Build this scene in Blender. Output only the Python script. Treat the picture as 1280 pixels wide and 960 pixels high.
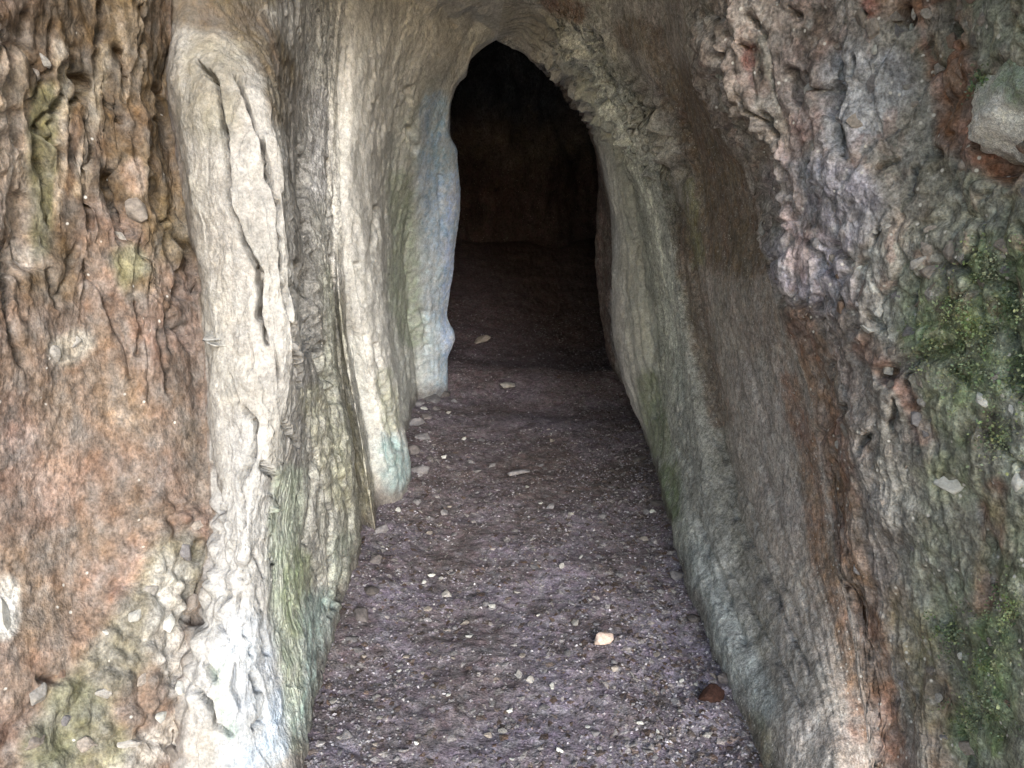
import bpy, bmesh, math, random
import numpy as np
from mathutils import Vector, Matrix

for o in list(bpy.data.objects):
    bpy.data.objects.remove(o)
scene = bpy.context.scene
COL = scene.collection
random.seed(7)
RNG = np.random.default_rng(11)

# ------------------------------------------------------------------ camera, sky, sun, exposure
CAM_H = 1.5
PITCH = math.radians(15.6)
FPX = 1000.0                      # focal length in photo pixels (photo 1280 wide)
cam_d = bpy.data.cameras.new('camera')
cam = bpy.data.objects.new('camera', cam_d)
COL.objects.link(cam)
cam.location = (0, 0, CAM_H)
cam.rotation_euler = (math.pi / 2 - PITCH, 0, 0)
cam_d.sensor_width = 36.0
cam_d.lens = 36.0 * FPX / 1280.0
cam_d.clip_start = 0.02
cam_d.clip_end = 2000
scene.camera = cam

SUN_EL, SUN_AZ = 21.0, 166.0      # behind the camera and to its right, outside the cave mouth
world = bpy.data.worlds.new('World')
scene.world = world
world.use_nodes = True
wn = world.node_tree
bg = wn.nodes['Background']
sky = wn.nodes.new('ShaderNodeTexSky')
sky.sky_type = 'NISHITA'
sky.sun_disc = False
sky.sun_elevation = math.radians(SUN_EL)
sky.sun_rotation = math.radians(SUN_AZ)
sky.air_density = 1.3
sky.dust_density = 1.0
wn.links.new(sky.outputs[0], bg.inputs[0])
bg.inputs[1].default_value = 0.15

sun_d = bpy.data.lights.new('sun', 'SUN')
sun = bpy.data.objects.new('sun', sun_d)
COL.objects.link(sun)
sun_d.energy = 1.5
sun_d.angle = math.radians(25)
sun_d.color = (0.98, 0.99, 1.0)
az = math.radians(SUN_AZ)
to_sun = Vector((math.sin(az) * math.cos(math.radians(SUN_EL)), math.cos(az) * math.cos(math.radians(SUN_EL)), math.sin(math.radians(SUN_EL))))
sun.rotation_euler = to_sun.to_track_quat('Z', 'Y').to_euler()

vs = scene.view_settings
vs.view_transform = 'Standard'
vs.look = 'None'
vs.gamma = 1.0
vs.use_curve_mapping = False
vs.exposure = 1.5

# ------------------------------------------------------------------ numeric helpers
CT, ST = math.cos(PITCH), math.sin(PITCH)

def unproject(px, py, Y):
    u = (px - 640.0) / FPX
    v = (480.0 - py) / FPX
    k = Y / (CT + ST * v)
    return (u * k, Y, CAM_H + (-ST + CT * v) * k)

def project(P):
    d = P - np.array([0, 0, CAM_H])
    f = d[..., 1] * CT - d[..., 2] * ST
    u = d[..., 0]
    v = d[..., 1] * ST + d[..., 2] * CT
    f = np.where(f > 0.05, f, 0.05)
    return 640 + FPX * u / f, 480 - FPX * v / f

def pchip(xk, yk, x):
    """monotone cubic through (xk, yk[n, m]) at x"""
    xk = np.asarray(xk, float); yk = np.asarray(yk, float)
    h = np.diff(xk)[:, None]
    dl = np.diff(yk, axis=0) / h
    n = len(xk)
    d = np.zeros_like(yk)
    if n > 2:
        w1 = 2 * h[1:] + h[:-1]; w2 = h[1:] + 2 * h[:-1]
        ok = dl[:-1] * dl[1:] > 0
        a = np.where(ok, dl[:-1], 1); b = np.where(ok, dl[1:], 1)
        d[1:-1] = np.where(ok, (w1 + w2) / (w1 / a + w2 / b), 0)
    d[0] = dl[0]; d[-1] = dl[-1]
    i = np.clip(np.searchsorted(xk, x, side='right') - 1, 0, n - 2)
    t = ((x - xk[i]) / (xk[i + 1] - xk[i]))[:, None]
    hh = h[i]
    return ((1 + 2 * t) * (1 - t) ** 2 * yk[i] + t * (1 - t) ** 2 * hh * d[i]
            + t * t * (3 - 2 * t) * yk[i + 1] + t * t * (t - 1) * hh * d[i + 1])

def _hash(ix, iy, iz, seed):
    h = (ix.astype(np.uint32) * np.uint32(374761393) + iy.astype(np.uint32) * np.uint32(668265263)
         + iz.astype(np.uint32) * np.uint32(2147483647) + np.uint32((seed * 144665) & 0xffffffff))
    h = (h ^ (h >> np.uint32(13))) * np.uint32(1274126177)
    h = (h ^ (h >> np.uint32(16))) * np.uint32(2246822519)
    return h ^ (h >> np.uint32(15))

def noise(P, seed=0):
    """gradient noise about -1..1, P (..., 3)"""
    shp = P.shape[:-1]
    P = P.reshape(-1, 3).astype(np.float32)
    I = np.floor(P); F = P - I
    I = I.astype(np.int64)
    W = F * F * F * (F * (F * 6 - 15) + 10)
    out = np.zeros(len(P), np.float32)
    for dx in (0, 1):
        for dy in (0, 1):
            for dz in (0, 1):
                h = _hash(I[:, 0] + dx, I[:, 1] + dy, I[:, 2] + dz, seed)
                gx = (h & np.uint32(1023)).astype(np.float32) / 511.5 - 1
                gy = ((h >> np.uint32(10)) & np.uint32(1023)).astype(np.float32) / 511.5 - 1
                gz = ((h >> np.uint32(20)) & np.uint32(1023)).astype(np.float32) / 511.5 - 1
                g = gx * (F[:, 0] - dx) + gy * (F[:, 1] - dy) + gz * (F[:, 2] - dz)
                w = (W[:, 0] if dx else 1 - W[:, 0]) * (W[:, 1] if dy else 1 - W[:, 1]) * (W[:, 2] if dz else 1 - W[:, 2])
                out += w * g
    return (out * 1.4).reshape(shp)

def fbm(P, f, octv=4, seed=0, gain=0.5, ridged=False):
    s = 0; a = 1.0; tot = 0
    for k in range(octv):
        n = noise(P * f, seed + k * 17)
        s = s + a * ((1 - 2 * np.abs(n)) if ridged else n)
        tot += a
        a *= gain; f *= 2.03
    return s / tot

def worley(P, f, seed=0):
    """distance to the nearest cell point (F1) and F2-F1"""
    shp = P.shape[:-1]
    P = (P.reshape(-1, 3) * f).astype(np.float32)
    I = np.floor(P).astype(np.int64)
    f1 = np.full(len(P), 9.0, np.float32); f2 = f1.copy(); ident = np.zeros(len(P), np.float32)
    for dx in (-1, 0, 1):
        for dy in (-1, 0, 1):
            for dz in (-1, 0, 1):
                c = I + np.array([dx, dy, dz])
                h = _hash(c[:, 0], c[:, 1], c[:, 2], seed)
                q = np.stack([(h & np.uint32(1023)), (h >> np.uint32(10)) & np.uint32(1023), (h >> np.uint32(20)) & np.uint32(1023)], 1).astype(np.float32) / 1023.0
                d = np.sqrt((((c + q) - P) ** 2).sum(1))
                ident = np.where(d < f1, ((h >> np.uint32(7)) & np.uint32(255)).astype(np.float32) / 255, ident)
                f2 = np.where(d < f1, f1, np.minimum(f2, d))
                f1 = np.minimum(f1, d)
    worley.ident = ident.reshape(shp)
    return f1.reshape(shp), (f2 - f1).reshape(shp)

def smooth(e0, e1, x):
    t = np.clip((x - e0) / (e1 - e0), 0, 1)
    return t * t * (3 - 2 * t)

def poly_dist(px, py, pts):
    """distance (photo pixels) of each vertex to a traced line; one point = a spot"""
    pts = [tuple(map(float, p)) for p in pts]
    if len(pts) == 1:
        pts = pts * 2
    best = np.full(px.shape, 1e9)
    for (ax, ay), (bx, by) in zip(pts[:-1], pts[1:]):
        dx, dy = bx - ax, by - ay
        L = dx * dx + dy * dy
        t = np.clip(((px - ax) * dx + (py - ay) * dy) / L, 0, 1) if L > 0 else 0
        best = np.minimum(best, np.hypot(px - ax - t * dx, py - ay - t * dy))
    return best

# ------------------------------------------------------------------ materials
def rock_material(name, rough=0.9, scale=1.0, bump=0.6, speck=0.0, stretch=1.0, contrast=1.0):
    m = bpy.data.materials.new(name)
    m.use_nodes = True
    nt = m.node_tree; N = nt.nodes; L = nt.links
    b = N['Principled BSDF']
    b.inputs['Roughness'].default_value = rough
    b.inputs['Specular IOR Level'].default_value = 0.25
    at = N.new('ShaderNodeAttribute'); at.attribute_name = 'tint'
    tc = N.new('ShaderNodeTexCoord')
    mp = N.new('ShaderNodeMapping'); mp.inputs['Scale'].default_value = (1, 1, stretch)
    L.new(tc.outputs['Object'], mp.inputs[0])
    def nz(sc, det, ro=0.6, vec=mp):
        n = N.new('ShaderNodeTexNoise')
        n.inputs['Scale'].default_value = sc * scale
        n.inputs['Detail'].default_value = det
        n.inputs['Roughness'].default_value = ro
        L.new(vec.outputs[0], n.inputs['Vector'])
        return n
    n1, n2, n3 = nz(9, 4, .65), nz(45, 4, .7), nz(150, 2, .7)
    def ramp(n, lo, hi, c0, c1):
        r = N.new('ShaderNodeMapRange')
        r.inputs[1].default_value = lo; r.inputs[2].default_value = hi
        r.inputs[3].default_value = c0; r.inputs[4].default_value = c1
        L.new(n.outputs[0], r.inputs[0])
        return r
    k = contrast
    r1 = ramp(n1, .3, .7, 1 - .3 * k, 1 + .28 * k)
    r2 = ramp(n2, .30, .70, 1 - .55 * k, 1 + .55 * k)
    r3 = ramp(n3, .32, .68, 1 - .4 * k, 1 + .4 * k)
    m1 = N.new('ShaderNodeMath'); m1.operation = 'MULTIPLY'
    m2 = N.new('ShaderNodeMath'); m2.operation = 'MULTIPLY'
    L.new(r1.outputs[0], m1.inputs[0]); L.new(r2.outputs[0], m1.inputs[1])
    L.new(m1.outputs[0], m2.inputs[0]); L.new(r3.outputs[0], m2.inputs[1])
    sc = N.new('ShaderNodeVectorMath'); sc.operation = 'SCALE'
    L.new(at.outputs['Color'], sc.inputs[0]); L.new(m2.outputs[0], sc.inputs['Scale'])
    # hue drift: mineral stains
    n4 = nz(5, 2)
    hs = N.new('ShaderNodeHueSaturation')
    rh = ramp(n4, .3, .7, .485, .515)
    n5 = nz(22, 2)
    rs = ramp(n5, .3, .7, .45, 1.15)
    L.new(rh.outputs[0], hs.inputs['Hue']); L.new(rs.outputs[0], hs.inputs['Saturation'])
    L.new(sc.outputs[0], hs.inputs['Color'])
    last = hs.outputs[0]
    if speck > 0:
        v = N.new('ShaderNodeTexVoronoi'); v.inputs['Scale'].default_value = 70 * scale
        L.new(tc.outputs['Object'], v.inputs['Vector'])
        sp = N.new('ShaderNodeMapRange'); sp.inputs[1].default_value = .30; sp.inputs[2].default_value = .16
        sp.inputs[3].default_value = 0; sp.inputs[4].default_value = 1
        L.new(v.outputs['Distance'], sp.inputs[0])
        se = N.new('ShaderNodeSeparateColor'); L.new(v.outputs['Color'], se.inputs[0])
        th = N.new('ShaderNodeMath'); th.operation = 'GREATER_THAN'; th.inputs[1].default_value = 1 - speck
        L.new(se.outputs[0], th.inputs[0])
        mu = N.new('ShaderNodeMath'); mu.operation = 'MULTIPLY'
        L.new(sp.outputs[0], mu.inputs[0]); L.new(th.outputs[0], mu.inputs[1])
        mx = N.new('ShaderNodeMix'); mx.data_type = 'RGBA'
        L.new(mu.outputs[0], mx.inputs['Factor'])
        L.new(last, mx.inputs['A']); mx.inputs['B'].default_value = (.55, .53, .5, 1)
        last = mx.outputs['Result']
    L.new(last, b.inputs['Base Color'])
    ad = N.new('ShaderNodeMath'); ad.operation = 'MULTIPLY_ADD'
    L.new(n3.outputs[0], ad.inputs[0]); ad.inputs[1].default_value = .35; L.new(n2.outputs[0], ad.inputs[2])
    bp = N.new('ShaderNodeBump'); bp.inputs['Strength'].default_value = bump; bp.inputs['Distance'].default_value = .02
    L.new(ad.outputs[0], bp.inputs['Height'])
    L.new(bp.outputs[0], b.inputs['Normal'])
    return m

M_ROCK = rock_material('weathered_rock', stretch=.8, bump=.5, speck=.06)
M_PALE = rock_material('pale_flowstone', stretch=.95, bump=.45, contrast=.5)
M_EARTH = rock_material('earthy_rock', stretch=.8, bump=.4, speck=.02, contrast=.85)
M_SLAB = rock_material('glittering_slab', stretch=.9, bump=.45, speck=.22, scale=1.5)
M_RUBBLE = rock_material('rubbly_rock', bump=.45, speck=.12)
M_SOIL = rock_material('trodden_soil', bump=.5, speck=.05, scale=1.1)
M_MOSS = rock_material('moss', bump=0, contrast=.5)

def stone_material(name, c, rough=.85, var=.3, rnd=(.65, 1.2)):
    m = bpy.data.materials.new(name); m.use_nodes = True
    nt = m.node_tree; N = nt.nodes; L = nt.links
    b = N['Principled BSDF']; b.inputs['Roughness'].default_value = rough
    b.inputs['Specular IOR Level'].default_value = .25
    tc = N.new('ShaderNodeTexCoord')
    n = N.new('ShaderNodeTexNoise'); n.inputs['Scale'].default_value = 2.6; n.inputs['Detail'].default_value = 8; n.inputs['Roughness'].default_value = .7
    L.new(tc.outputs['Object'], n.inputs['Vector'])
    oi = N.new('ShaderNodeObjectInfo')
    ra = N.new('ShaderNodeValToRGB')
    ra.color_ramp.elements[0].position = .3; ra.color_ramp.elements[1].position = .72
    ra.color_ramp.elements[0].color = (*[x * (1 - 1.6 * var) for x in c], 1)
    ra.color_ramp.elements[1].color = (*[min(.9, x * (1 + var)) for x in c], 1)
    L.new(n.outputs[0], ra.inputs[0])
    mr = N.new('ShaderNodeMapRange'); mr.inputs[3].default_value = rnd[0]; mr.inputs[4].default_value = rnd[1]
    L.new(oi.outputs['Random'], mr.inputs[0])
    sc = N.new('ShaderNodeVectorMath'); sc.operation = 'SCALE'
    L.new(ra.outputs[0], sc.inputs[0]); L.new(mr.outputs[0], sc.inputs['Scale'])
    L.new(sc.outputs[0], b.inputs['Base Color'])
    bp = N.new('ShaderNodeBump'); bp.inputs['Strength'].default_value = .6; bp.inputs['Distance'].default_value = .01
    L.new(n.outputs[0], bp.inputs['Height']); L.new(bp.outputs[0], b.inputs['Normal'])
    return m

# ------------------------------------------------------------------ mesh helpers
def new_object(name, me, mat, parent=None):
    o = bpy.data.objects.new(name, me)
    COL.objects.link(o)
    if mat and not me.materials:
        me.materials.append(mat)
    if parent is not None:
        o.parent = parent
    return o

def make_mesh(name, verts, loops, starts, tint=None, smooth_shade=True):
    me = bpy.data.meshes.new(name)
    verts = np.asarray(verts, np.float32)
    me.vertices.add(len(verts)); me.vertices.foreach_set('co', verts.ravel())
    me.loops.add(len(loops)); me.loops.foreach_set('vertex_index', np.asarray(loops, np.int32))
    me.polygons.add(len(starts)); me.polygons.foreach_set('loop_start', np.asarray(starts, np.int32))
    me.update(calc_edges=True)
    if tint is not None:
        a = me.attributes.new('tint', 'FLOAT_COLOR', 'POINT')
        c = np.ones((len(verts), 4), np.float32); c[:, :3] = tint
        a.data.foreach_set('color', c.ravel())
    me.polygons.foreach_set('use_smooth', np.full(len(starts), smooth_shade))
    me.validate()
    return me

def grid_mesh(name, G, tint, flip=False):
    r, c = G.shape[:2]
    idx = np.arange(r * c).reshape(r, c)
    q = np.stack([idx[:-1, :-1], idx[1:, :-1], idx[1:, 1:], idx[:-1, 1:]], -1).reshape(-1, 4)
    if flip:
        q = q[:, ::-1]
    return make_mesh(name, G.reshape(-1, 3), q.ravel(), np.arange(len(q)) * 4, tint.reshape(-1, 3))

def grid_normals(G, inward):
    du = np.gradient(G, axis=1); dv = np.gradient(G, axis=0)
    n = np.cross(du, dv)
    n /= np.linalg.norm(n, axis=-1, keepdims=True) + 1e-9
    return n if inward > 0 else -n

# ------------------------------------------------------------------ the passage: lofted walls
RIDGE = np.array([(-.5, 0, 5.2), (.5, .1, 3.3), (1.2, .1, 2.75), (2, .08, 2.6), (3, .05, 2.42), (4, -.03, 2.24), (4.5, -.082, 2.11), (5.5, -.15, 2.4), (7, 0, 2.9), (9.9, 0, 3.1)])

def ridge(y):
    r = pchip(RIDGE[:, 0], RIDGE[:, 1:], np.array([y]))[0]
    return ('w', r[0], y, r[1])

def W(x, y, z):
    return ('w', x, y, z)

LEFT = [
 # 0-1 outside rock face, off frame
 [W(0, -.5, 5.2), W(-3, -.5, 5.1), W(-6, -.6, 4), W(-6, -.6, 2), W(-6, -.6, -.3)],
 [ridge(.5), W(-.9, .55, 2.75), W(-1.35, .6, 1.9), W(-1.4, .6, 1.0), W(-1.5, .6, -.2)],
 # 2-5 brown earthy face
 [ridge(1.0), W(-.55, 1.1, 2.55), W(-.9, 1.2, 2.1), (-130, 60, 1.3), (-130, 260, 1.3), (-140, 460, 1.3), (-150, 700, 1.25), (-160, 900, 1.2), W(-1.3, 1.15, -.1)],
 [ridge(1.3), W(-.5, 1.4, 2.45), (20, -60, 1.6), (15, 110, 1.6), (15, 260, 1.6), (20, 410, 1.55), (10, 560, 1.5), (0, 720, 1.45), (0, 860, 1.35), W(-1.03, 1.25, -.1)],
 [ridge(1.6), W(-.45, 1.7, 2.4), (120, -60, 1.85), (125, 110, 1.85), (130, 260, 1.78), (125, 410, 1.72), (120, 560, 1.66), (115, 720, 1.6), (110, 860, 1.48), (110, 980, 1.4), W(-.88, 1.32, -.1)],
 [ridge(1.7), W(-.42, 1.8, 2.38), (190, -60, 1.95), (190, 110, 1.95), (200, 260, 1.9), (205, 410, 1.82), (205, 560, 1.76), (195, 720, 1.66), (190, 860, 1.55), (190, 980, 1.48), W(-.77, 1.42, -.1)],
 # 6 groove, 7-9 pale column, 10 groove
 [ridge(1.8), W(-.4, 1.95, 2.36), (218, -60, 2.12), (212, 60, 2.14), (208, 110, 2.12), (218, 200, 2.07), (236, 300, 2.02), (252, 410, 1.95), (258, 560, 1.87), (262, 650, 1.8), (245, 750, 1.73), (222, 860, 1.6), (215, 980, 1.52), W(-.69, 1.5, -.1)],
 [ridge(1.9), W(-.38, 2.05, 2.35), (250, -70, 2.2), (232, 30, 2.08), (224, 80, 1.98), (224, 110, 1.94), (236, 200, 1.9), (254, 300, 1.86), (270, 410, 1.82), (276, 560, 1.76), (280, 650, 1.72), (266, 750, 1.66), (248, 860, 1.56), (240, 980, 1.5), W(-.64, 1.48, -.1)],
 [ridge(2.1), W(-.36, 2.2, 2.34), (300, -70, 2.35), (286, 10, 2.2), (274, 65, 1.98), (268, 110, 1.89), (280, 200, 1.84), (296, 300, 1.80), (312, 410, 1.77), (316, 560, 1.72), (308, 650, 1.68), (302, 750, 1.64), (300, 860, 1.57), (305, 980, 1.52), W(-.55, 1.5, -.1)],
 [ridge(2.3), W(-.36, 2.4, 2.33), (350, -70, 2.6), (348, 20, 2.5), (330, 80, 2.10), (338, 110, 1.97), (352, 200, 1.88), (362, 300, 1.845), (372, 410, 1.82), (356, 560, 1.79), (336, 650, 1.77), (335, 750, 1.72), (348, 860, 1.66), (372, 960, 1.63), W(-.52, 1.62, -.1)],
 [ridge(2.9), W(-.42, 2.95, 2.3), (392, -50, 3.0), (388, 20, 3.0), (376, 110, 2.95), (370, 200, 2.85), (378, 300, 2.62), (385, 410, 2.38), (385, 490, 2.1), (376, 560, 2.0), (362, 650, 1.92), (365, 750, 1.86), (385, 870, 1.8), W(-.545, 1.82, -.1)],
 # 11-12 green slab
 [ridge(3.1), W(-.42, 3.1, 2.3), (405, -40, 3.15), (403, 20, 3.14), (394, 110, 3.1), (390, 200, 3.0), (397, 300, 2.8), (402, 410, 2.58), (405, 490, 2.38), (405, 560, 2.28), (402, 650, 2.22), (402, 760, 2.16), W(-.555, 2.1, -.1)],
 [ridge(3.2), W(-.42, 3.2, 2.3), (418, -35, 3.24), (414, 20, 3.22), (406, 110, 3.18), (403, 200, 3.1), (409, 300, 2.96), (414, 400, 2.8), (420, 480, 2.68), (432, 560, 2.64), (443, 650, 2.66), W(-.60, 2.8, -.1)],
 # 13 groove, 14 thin yellow fin, 15 groove
 [ridge(3.25), W(-.42, 3.26, 2.3), (426, -30, 3.3), (421, 20, 3.28), (412, 110, 3.24), (410, 200, 3.2), (416, 300, 3.13), (420, 400, 3.08), (428, 480, 3.08), (440, 560, 3.08), (448, 640, 3.1), W(-.65, 3.1, -.1)],
 [ridge(3.3), W(-.42, 3.3, 2.3), (432, -30, 3.32), (426, 20, 3.3), (417, 110, 3.26), (415, 200, 3.2), (420, 300, 3.12), (427, 400, 3.0), (437, 470, 2.97), (453, 560, 2.97), (465, 640, 3.0), W(-.55, 3.04, -.1)],
 [ridge(3.34), W(-.42, 3.35, 2.3), (438, -28, 3.36), (431, 20, 3.35), (422, 110, 3.33), (421, 200, 3.23), (427, 300, 3.16), (435, 400, 3.2), (447, 480, 3.25), (463, 570, 3.25), (473, 640, 3.25), W(-.58, 3.26, -.1)],
 # 16-17 pale fin, 18 groove
 [ridge(3.5), W(-.4, 3.5, 2.28), (456, -20, 3.45), (448, 20, 3.42), (436, 110, 3.34), (434, 200, 3.26), (441, 300, 3.2), (450, 400, 3.2), (469, 500, 3.25), (490, 580, 3.3), W(-.52, 3.4, -.1)],
 [ridge(3.8), W(-.35, 3.75, 2.26), (490, -10, 3.68), (482, 20, 3.65), (468, 110, 3.6), (464, 200, 3.55), (469, 300, 3.48), (478, 400, 3.45), (492, 500, 3.47), (508, 580, 3.52), W(-.49, 3.55, -.1)],
 [ridge(4.05), (520, 0, 3.85), (510, 40, 3.88), (494, 110, 3.95), (486, 200, 4.05), (484, 300, 4.15), (489, 400, 4.2), (500, 480, 4.2), (508, 550, 4.15), W(-.61, 4.25, -.1)],
 # 19-21 blue-grey panel and the edge of the dark passage
 [ridge(4.2), (555, 10, 4.02), (543, 40, 4.05), (524, 110, 4.15), (512, 200, 4.35), (507, 300, 4.6), (509, 400, 4.8), (520, 470, 5.0), W(-.62, 5.05, -.1)],
 [ridge(4.4), (598, 25, 4.25), (564, 80, 4.32), (546, 130, 4.42), (540, 200, 4.6), (536, 300, 4.8), (535, 400, 4.92), (540, 450, 5.02), W(-.53, 5.1, -.1)],
 [(620, 50, 4.5), (601, 62, 4.5), (586, 78, 4.5), (583, 94, 4.52), (570, 108, 4.55), (562, 135, 4.6), (562, 168, 4.7), (572, 188, 4.8), (575, 240, 4.95), (570, 300, 5.05), (565, 350, 5.1), (559, 395, 5.15), (568, 420, 5.15), (561, 450, 5.2), W(-.44, 5.27, -.12)],
 # 22-24 the dark chamber
 [W(-.15, 5.5, 2.4), W(-.45, 5.5, 2.2), W(-.68, 5.55, 1.6), W(-.75, 5.6, .8), W(-.75, 5.6, -.12)],
 [W(0, 7, 2.9), W(-.6, 7, 2.6), W(-.95, 7, 1.8), W(-1.0, 7, 1.0), W(-1.05, 7, -.1)],
 [W(0, 9.9, 3.1), W(-.8, 9.9, 2.8), W(-1.2, 9.9, 2.0), W(-1.2, 9.9, 1.2), W(-1.2, 9.9, 0)],
]

RIGHT = [
 # 0-1 outside rock face, off frame
 [W(0, -.5, 5.2), W(3, -.5, 5.1), W(6, -.6, 4), W(6, -.6, 2), W(6, -.6, -.3)],
 [ridge(.5), W(.95, .5, 2.6), W(1.25, .55, 1.9), W(1.2, .6, 1.0), W(1.3, .55, -.2)],
 # 2-6 rubbly face, 7 its knobbly edge
 [ridge(.9), W(.6, .9, 2.45), (1420, -50, 1.1), (1420, 150, 1.1), (1420, 400, 1.1), (1420, 650, 1.08), (1420, 850, 1.05), W(1.12, 1.0, -.1)],
 [ridge(1.2), W(.5, 1.2, 2.38), (1290, -50, 1.3), (1285, 110, 1.32), (1280, 260, 1.3), (1280, 410, 1.28), (1280, 560, 1.27), (1280, 720, 1.25), (1280, 880, 1.22), W(1.03, 1.2, -.1)],
 [ridge(1.4), W(.45, 1.4, 2.35), (1190, -50, 1.55), (1180, 60, 1.58), (1175, 150, 1.55), (1175, 260, 1.48), (1170, 410, 1.45), (1175, 560, 1.45), (1190, 720, 1.43), (1210, 880, 1.38), W(.98, 1.35, -.1)],
 [ridge(1.6), W(.4, 1.6, 2.32), (1080, -50, 1.7), (1075, 60, 1.72), (1072, 150, 1.7), (1075, 260, 1.65), (1080, 410, 1.62), (1095, 560, 1.6), (1120, 720, 1.57), (1145, 880, 1.5), W(.86, 1.28, -.1)],
 [ridge(1.8), W(.35, 1.8, 2.28), (1000, -50, 1.85), (995, 60, 1.87), (1000, 150, 1.85), (1015, 260, 1.78), (1030, 410, 1.74), (1060, 560, 1.7), (1090, 720, 1.66), (1120, 880, 1.58), W(.78, 1.34, -.1)],
 [ridge(2.0), W(.3, 2.0, 2.24), (890, -50, 2.05), (884, 20, 2.05), (884, 64, 2.04), (898, 120, 2.02), (935, 165, 1.98), (958, 205, 1.95), (970, 250, 1.93), (966, 300, 1.92), (982, 370, 1.9), (1015, 450, 1.87), (1038, 550, 1.83), (1048, 700, 1.75), (1084, 780, 1.7), (1100, 960, 1.5), W(.74, 1.28, -.1)],
 # 8 recess, 9 brown hollow, 10 rib, 11 groove
 [ridge(2.3), W(.25, 2.4, 2.24), (850, -50, 2.45), (855, 30, 2.5), (868, 100, 2.53), (905, 170, 2.52), (935, 230, 2.46), (948, 300, 2.38), (966, 380, 2.15), (998, 460, 2.03), (1020, 550, 1.95), (1034, 650, 1.87), (1058, 760, 1.74), (1076, 870, 1.62), (1086, 960, 1.5), W(.7, 1.3, -.1)],
 [ridge(2.9), (820, -50, 2.95), (835, 60, 3.05), (860, 150, 3.05), (880, 230, 3.0), (895, 310, 2.8), (915, 400, 2.6), (942, 490, 2.4), (966, 570, 2.24), (990, 660, 2.05), (1016, 770, 1.84), (1038, 880, 1.62), (1048, 950, 1.5), W(.66, 1.36, -.1)],
 [ridge(3.2), (765, -50, 3.3), (800, 60, 3.25), (835, 150, 3.2), (855, 230, 3.12), (870, 310, 3.02), (888, 400, 2.88), (905, 480, 2.75), (922, 560, 2.55), (945, 650, 2.32), (972, 750, 2.03), (993, 850, 1.76), (998, 930, 1.6), W(.63, 1.5, -.1)],
 [ridge(3.4), (740, -45, 3.5), (770, 60, 3.5), (810, 150, 3.5), (840, 230, 3.45), (852, 310, 3.38), (866, 400, 3.25), (886, 480, 3.08), (905, 570, 2.82), (917, 640, 2.56), (938, 730, 2.24), (952, 820, 1.96), (955, 880, 1.8), W(.625, 1.68, -.1)],
 # 12-13 grey-green slab, 14 light ridge
 [ridge(3.6), (720, -40, 3.6), (745, 40, 3.55), (785, 130, 3.5), (822, 220, 3.42), (838, 300, 3.38), (850, 400, 3.28), (862, 480, 3.15), (873, 570, 2.94), (882, 650, 2.66), (894, 730, 2.38), (904, 800, 2.11), W(.62, 1.93, -.1)],
 [ridge(3.75), (705, -25, 3.75), (728, 40, 3.65), (765, 120, 3.6), (805, 210, 3.55), (825, 290, 3.5), (838, 380, 3.45), (850, 450, 3.35), (852, 500, 3.28), (854, 580, 3.12), (855, 640, 2.88), (859, 690, 2.66), W(.615, 2.42, -.1)],
 [ridge(3.9), (690, -10, 3.9), (712, 45, 3.75), (742, 110, 3.72), (785, 190, 3.68), (812, 260, 3.64), (828, 340, 3.6), (840, 410, 3.55), (842, 470, 3.5), (838, 530, 3.45), (831, 590, 3.4), (834, 632, 3.15), W(.66, 3.02, -.1)],
 # 15 groove, 16 pale streaked panel, 17 pale fin edge, 18 groove, 19 dark edge
 [ridge(4.15), (675, 10, 4.1), (700, 50, 4.05), (730, 100, 4.1), (768, 170, 4.1), (790, 240, 4.05), (806, 320, 4.0), (818, 400, 3.9), (824, 470, 3.85), (824, 530, 3.75), (822, 580, 3.65), W(.69, 3.5, -.1)],
 [ridge(4.3), (662, 25, 4.25), (690, 60, 4.22), (722, 110, 4.3), (755, 165, 4.3), (775, 240, 4.25), (788, 320, 4.15), (796, 400, 4.05), (804, 460, 3.98), (812, 520, 3.9), (816, 565, 3.82), W(.72, 3.75, -.1)],
 [ridge(4.4), (645, 38, 4.4), (680, 75, 4.4), (715, 112, 4.5), (745, 165, 4.5), (760, 225, 4.5), (770, 300, 4.45), (765, 360, 4.4), (766, 410, 4.35), (776, 460, 4.28), (790, 510, 4.2), (806, 550, 4.15), W(.72, 4.1, -.1)],
 [ridge(4.46), (634, 46, 4.5), (672, 85, 4.65), (708, 120, 4.9), (740, 175, 5.0), (756, 240, 5.1), (764, 300, 5.2), (768, 360, 5.2), (772, 410, 5.1), (782, 460, 5.0), (795, 510, 4.8), W(.85, 4.7, -.1)],
 [(620, 50, 4.5), (660, 72, 4.75), (700, 107, 5.1), (730, 147, 5.2), (744, 185, 5.3), (748, 240, 5.4), (744, 330, 5.5), (751, 400, 5.5), (764, 460, 5.45), (780, 500, 5.3), W(.76, 5.2, -.12)],
 # 20-22 the dark chamber
 [W(-.15, 5.5, 2.4), W(.35, 5.8, 2.2), W(.7, 5.8, 1.6), W(.85, 5.8, .8), W(.9, 5.8, -.12)],
 [W(0, 7, 2.9), W(.7, 7, 2.55), W(1.02, 7, 1.8), W(1.05, 7, 1.0), W(1.1, 7, -.1)],
 [W(0, 9.9, 3.1), W(.8, 9.9, 2.8), W(1.3, 9.9, 2.0), W(1.3, 9.9, 1.2), W(1.3, 9.9, 0)],
]

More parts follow.
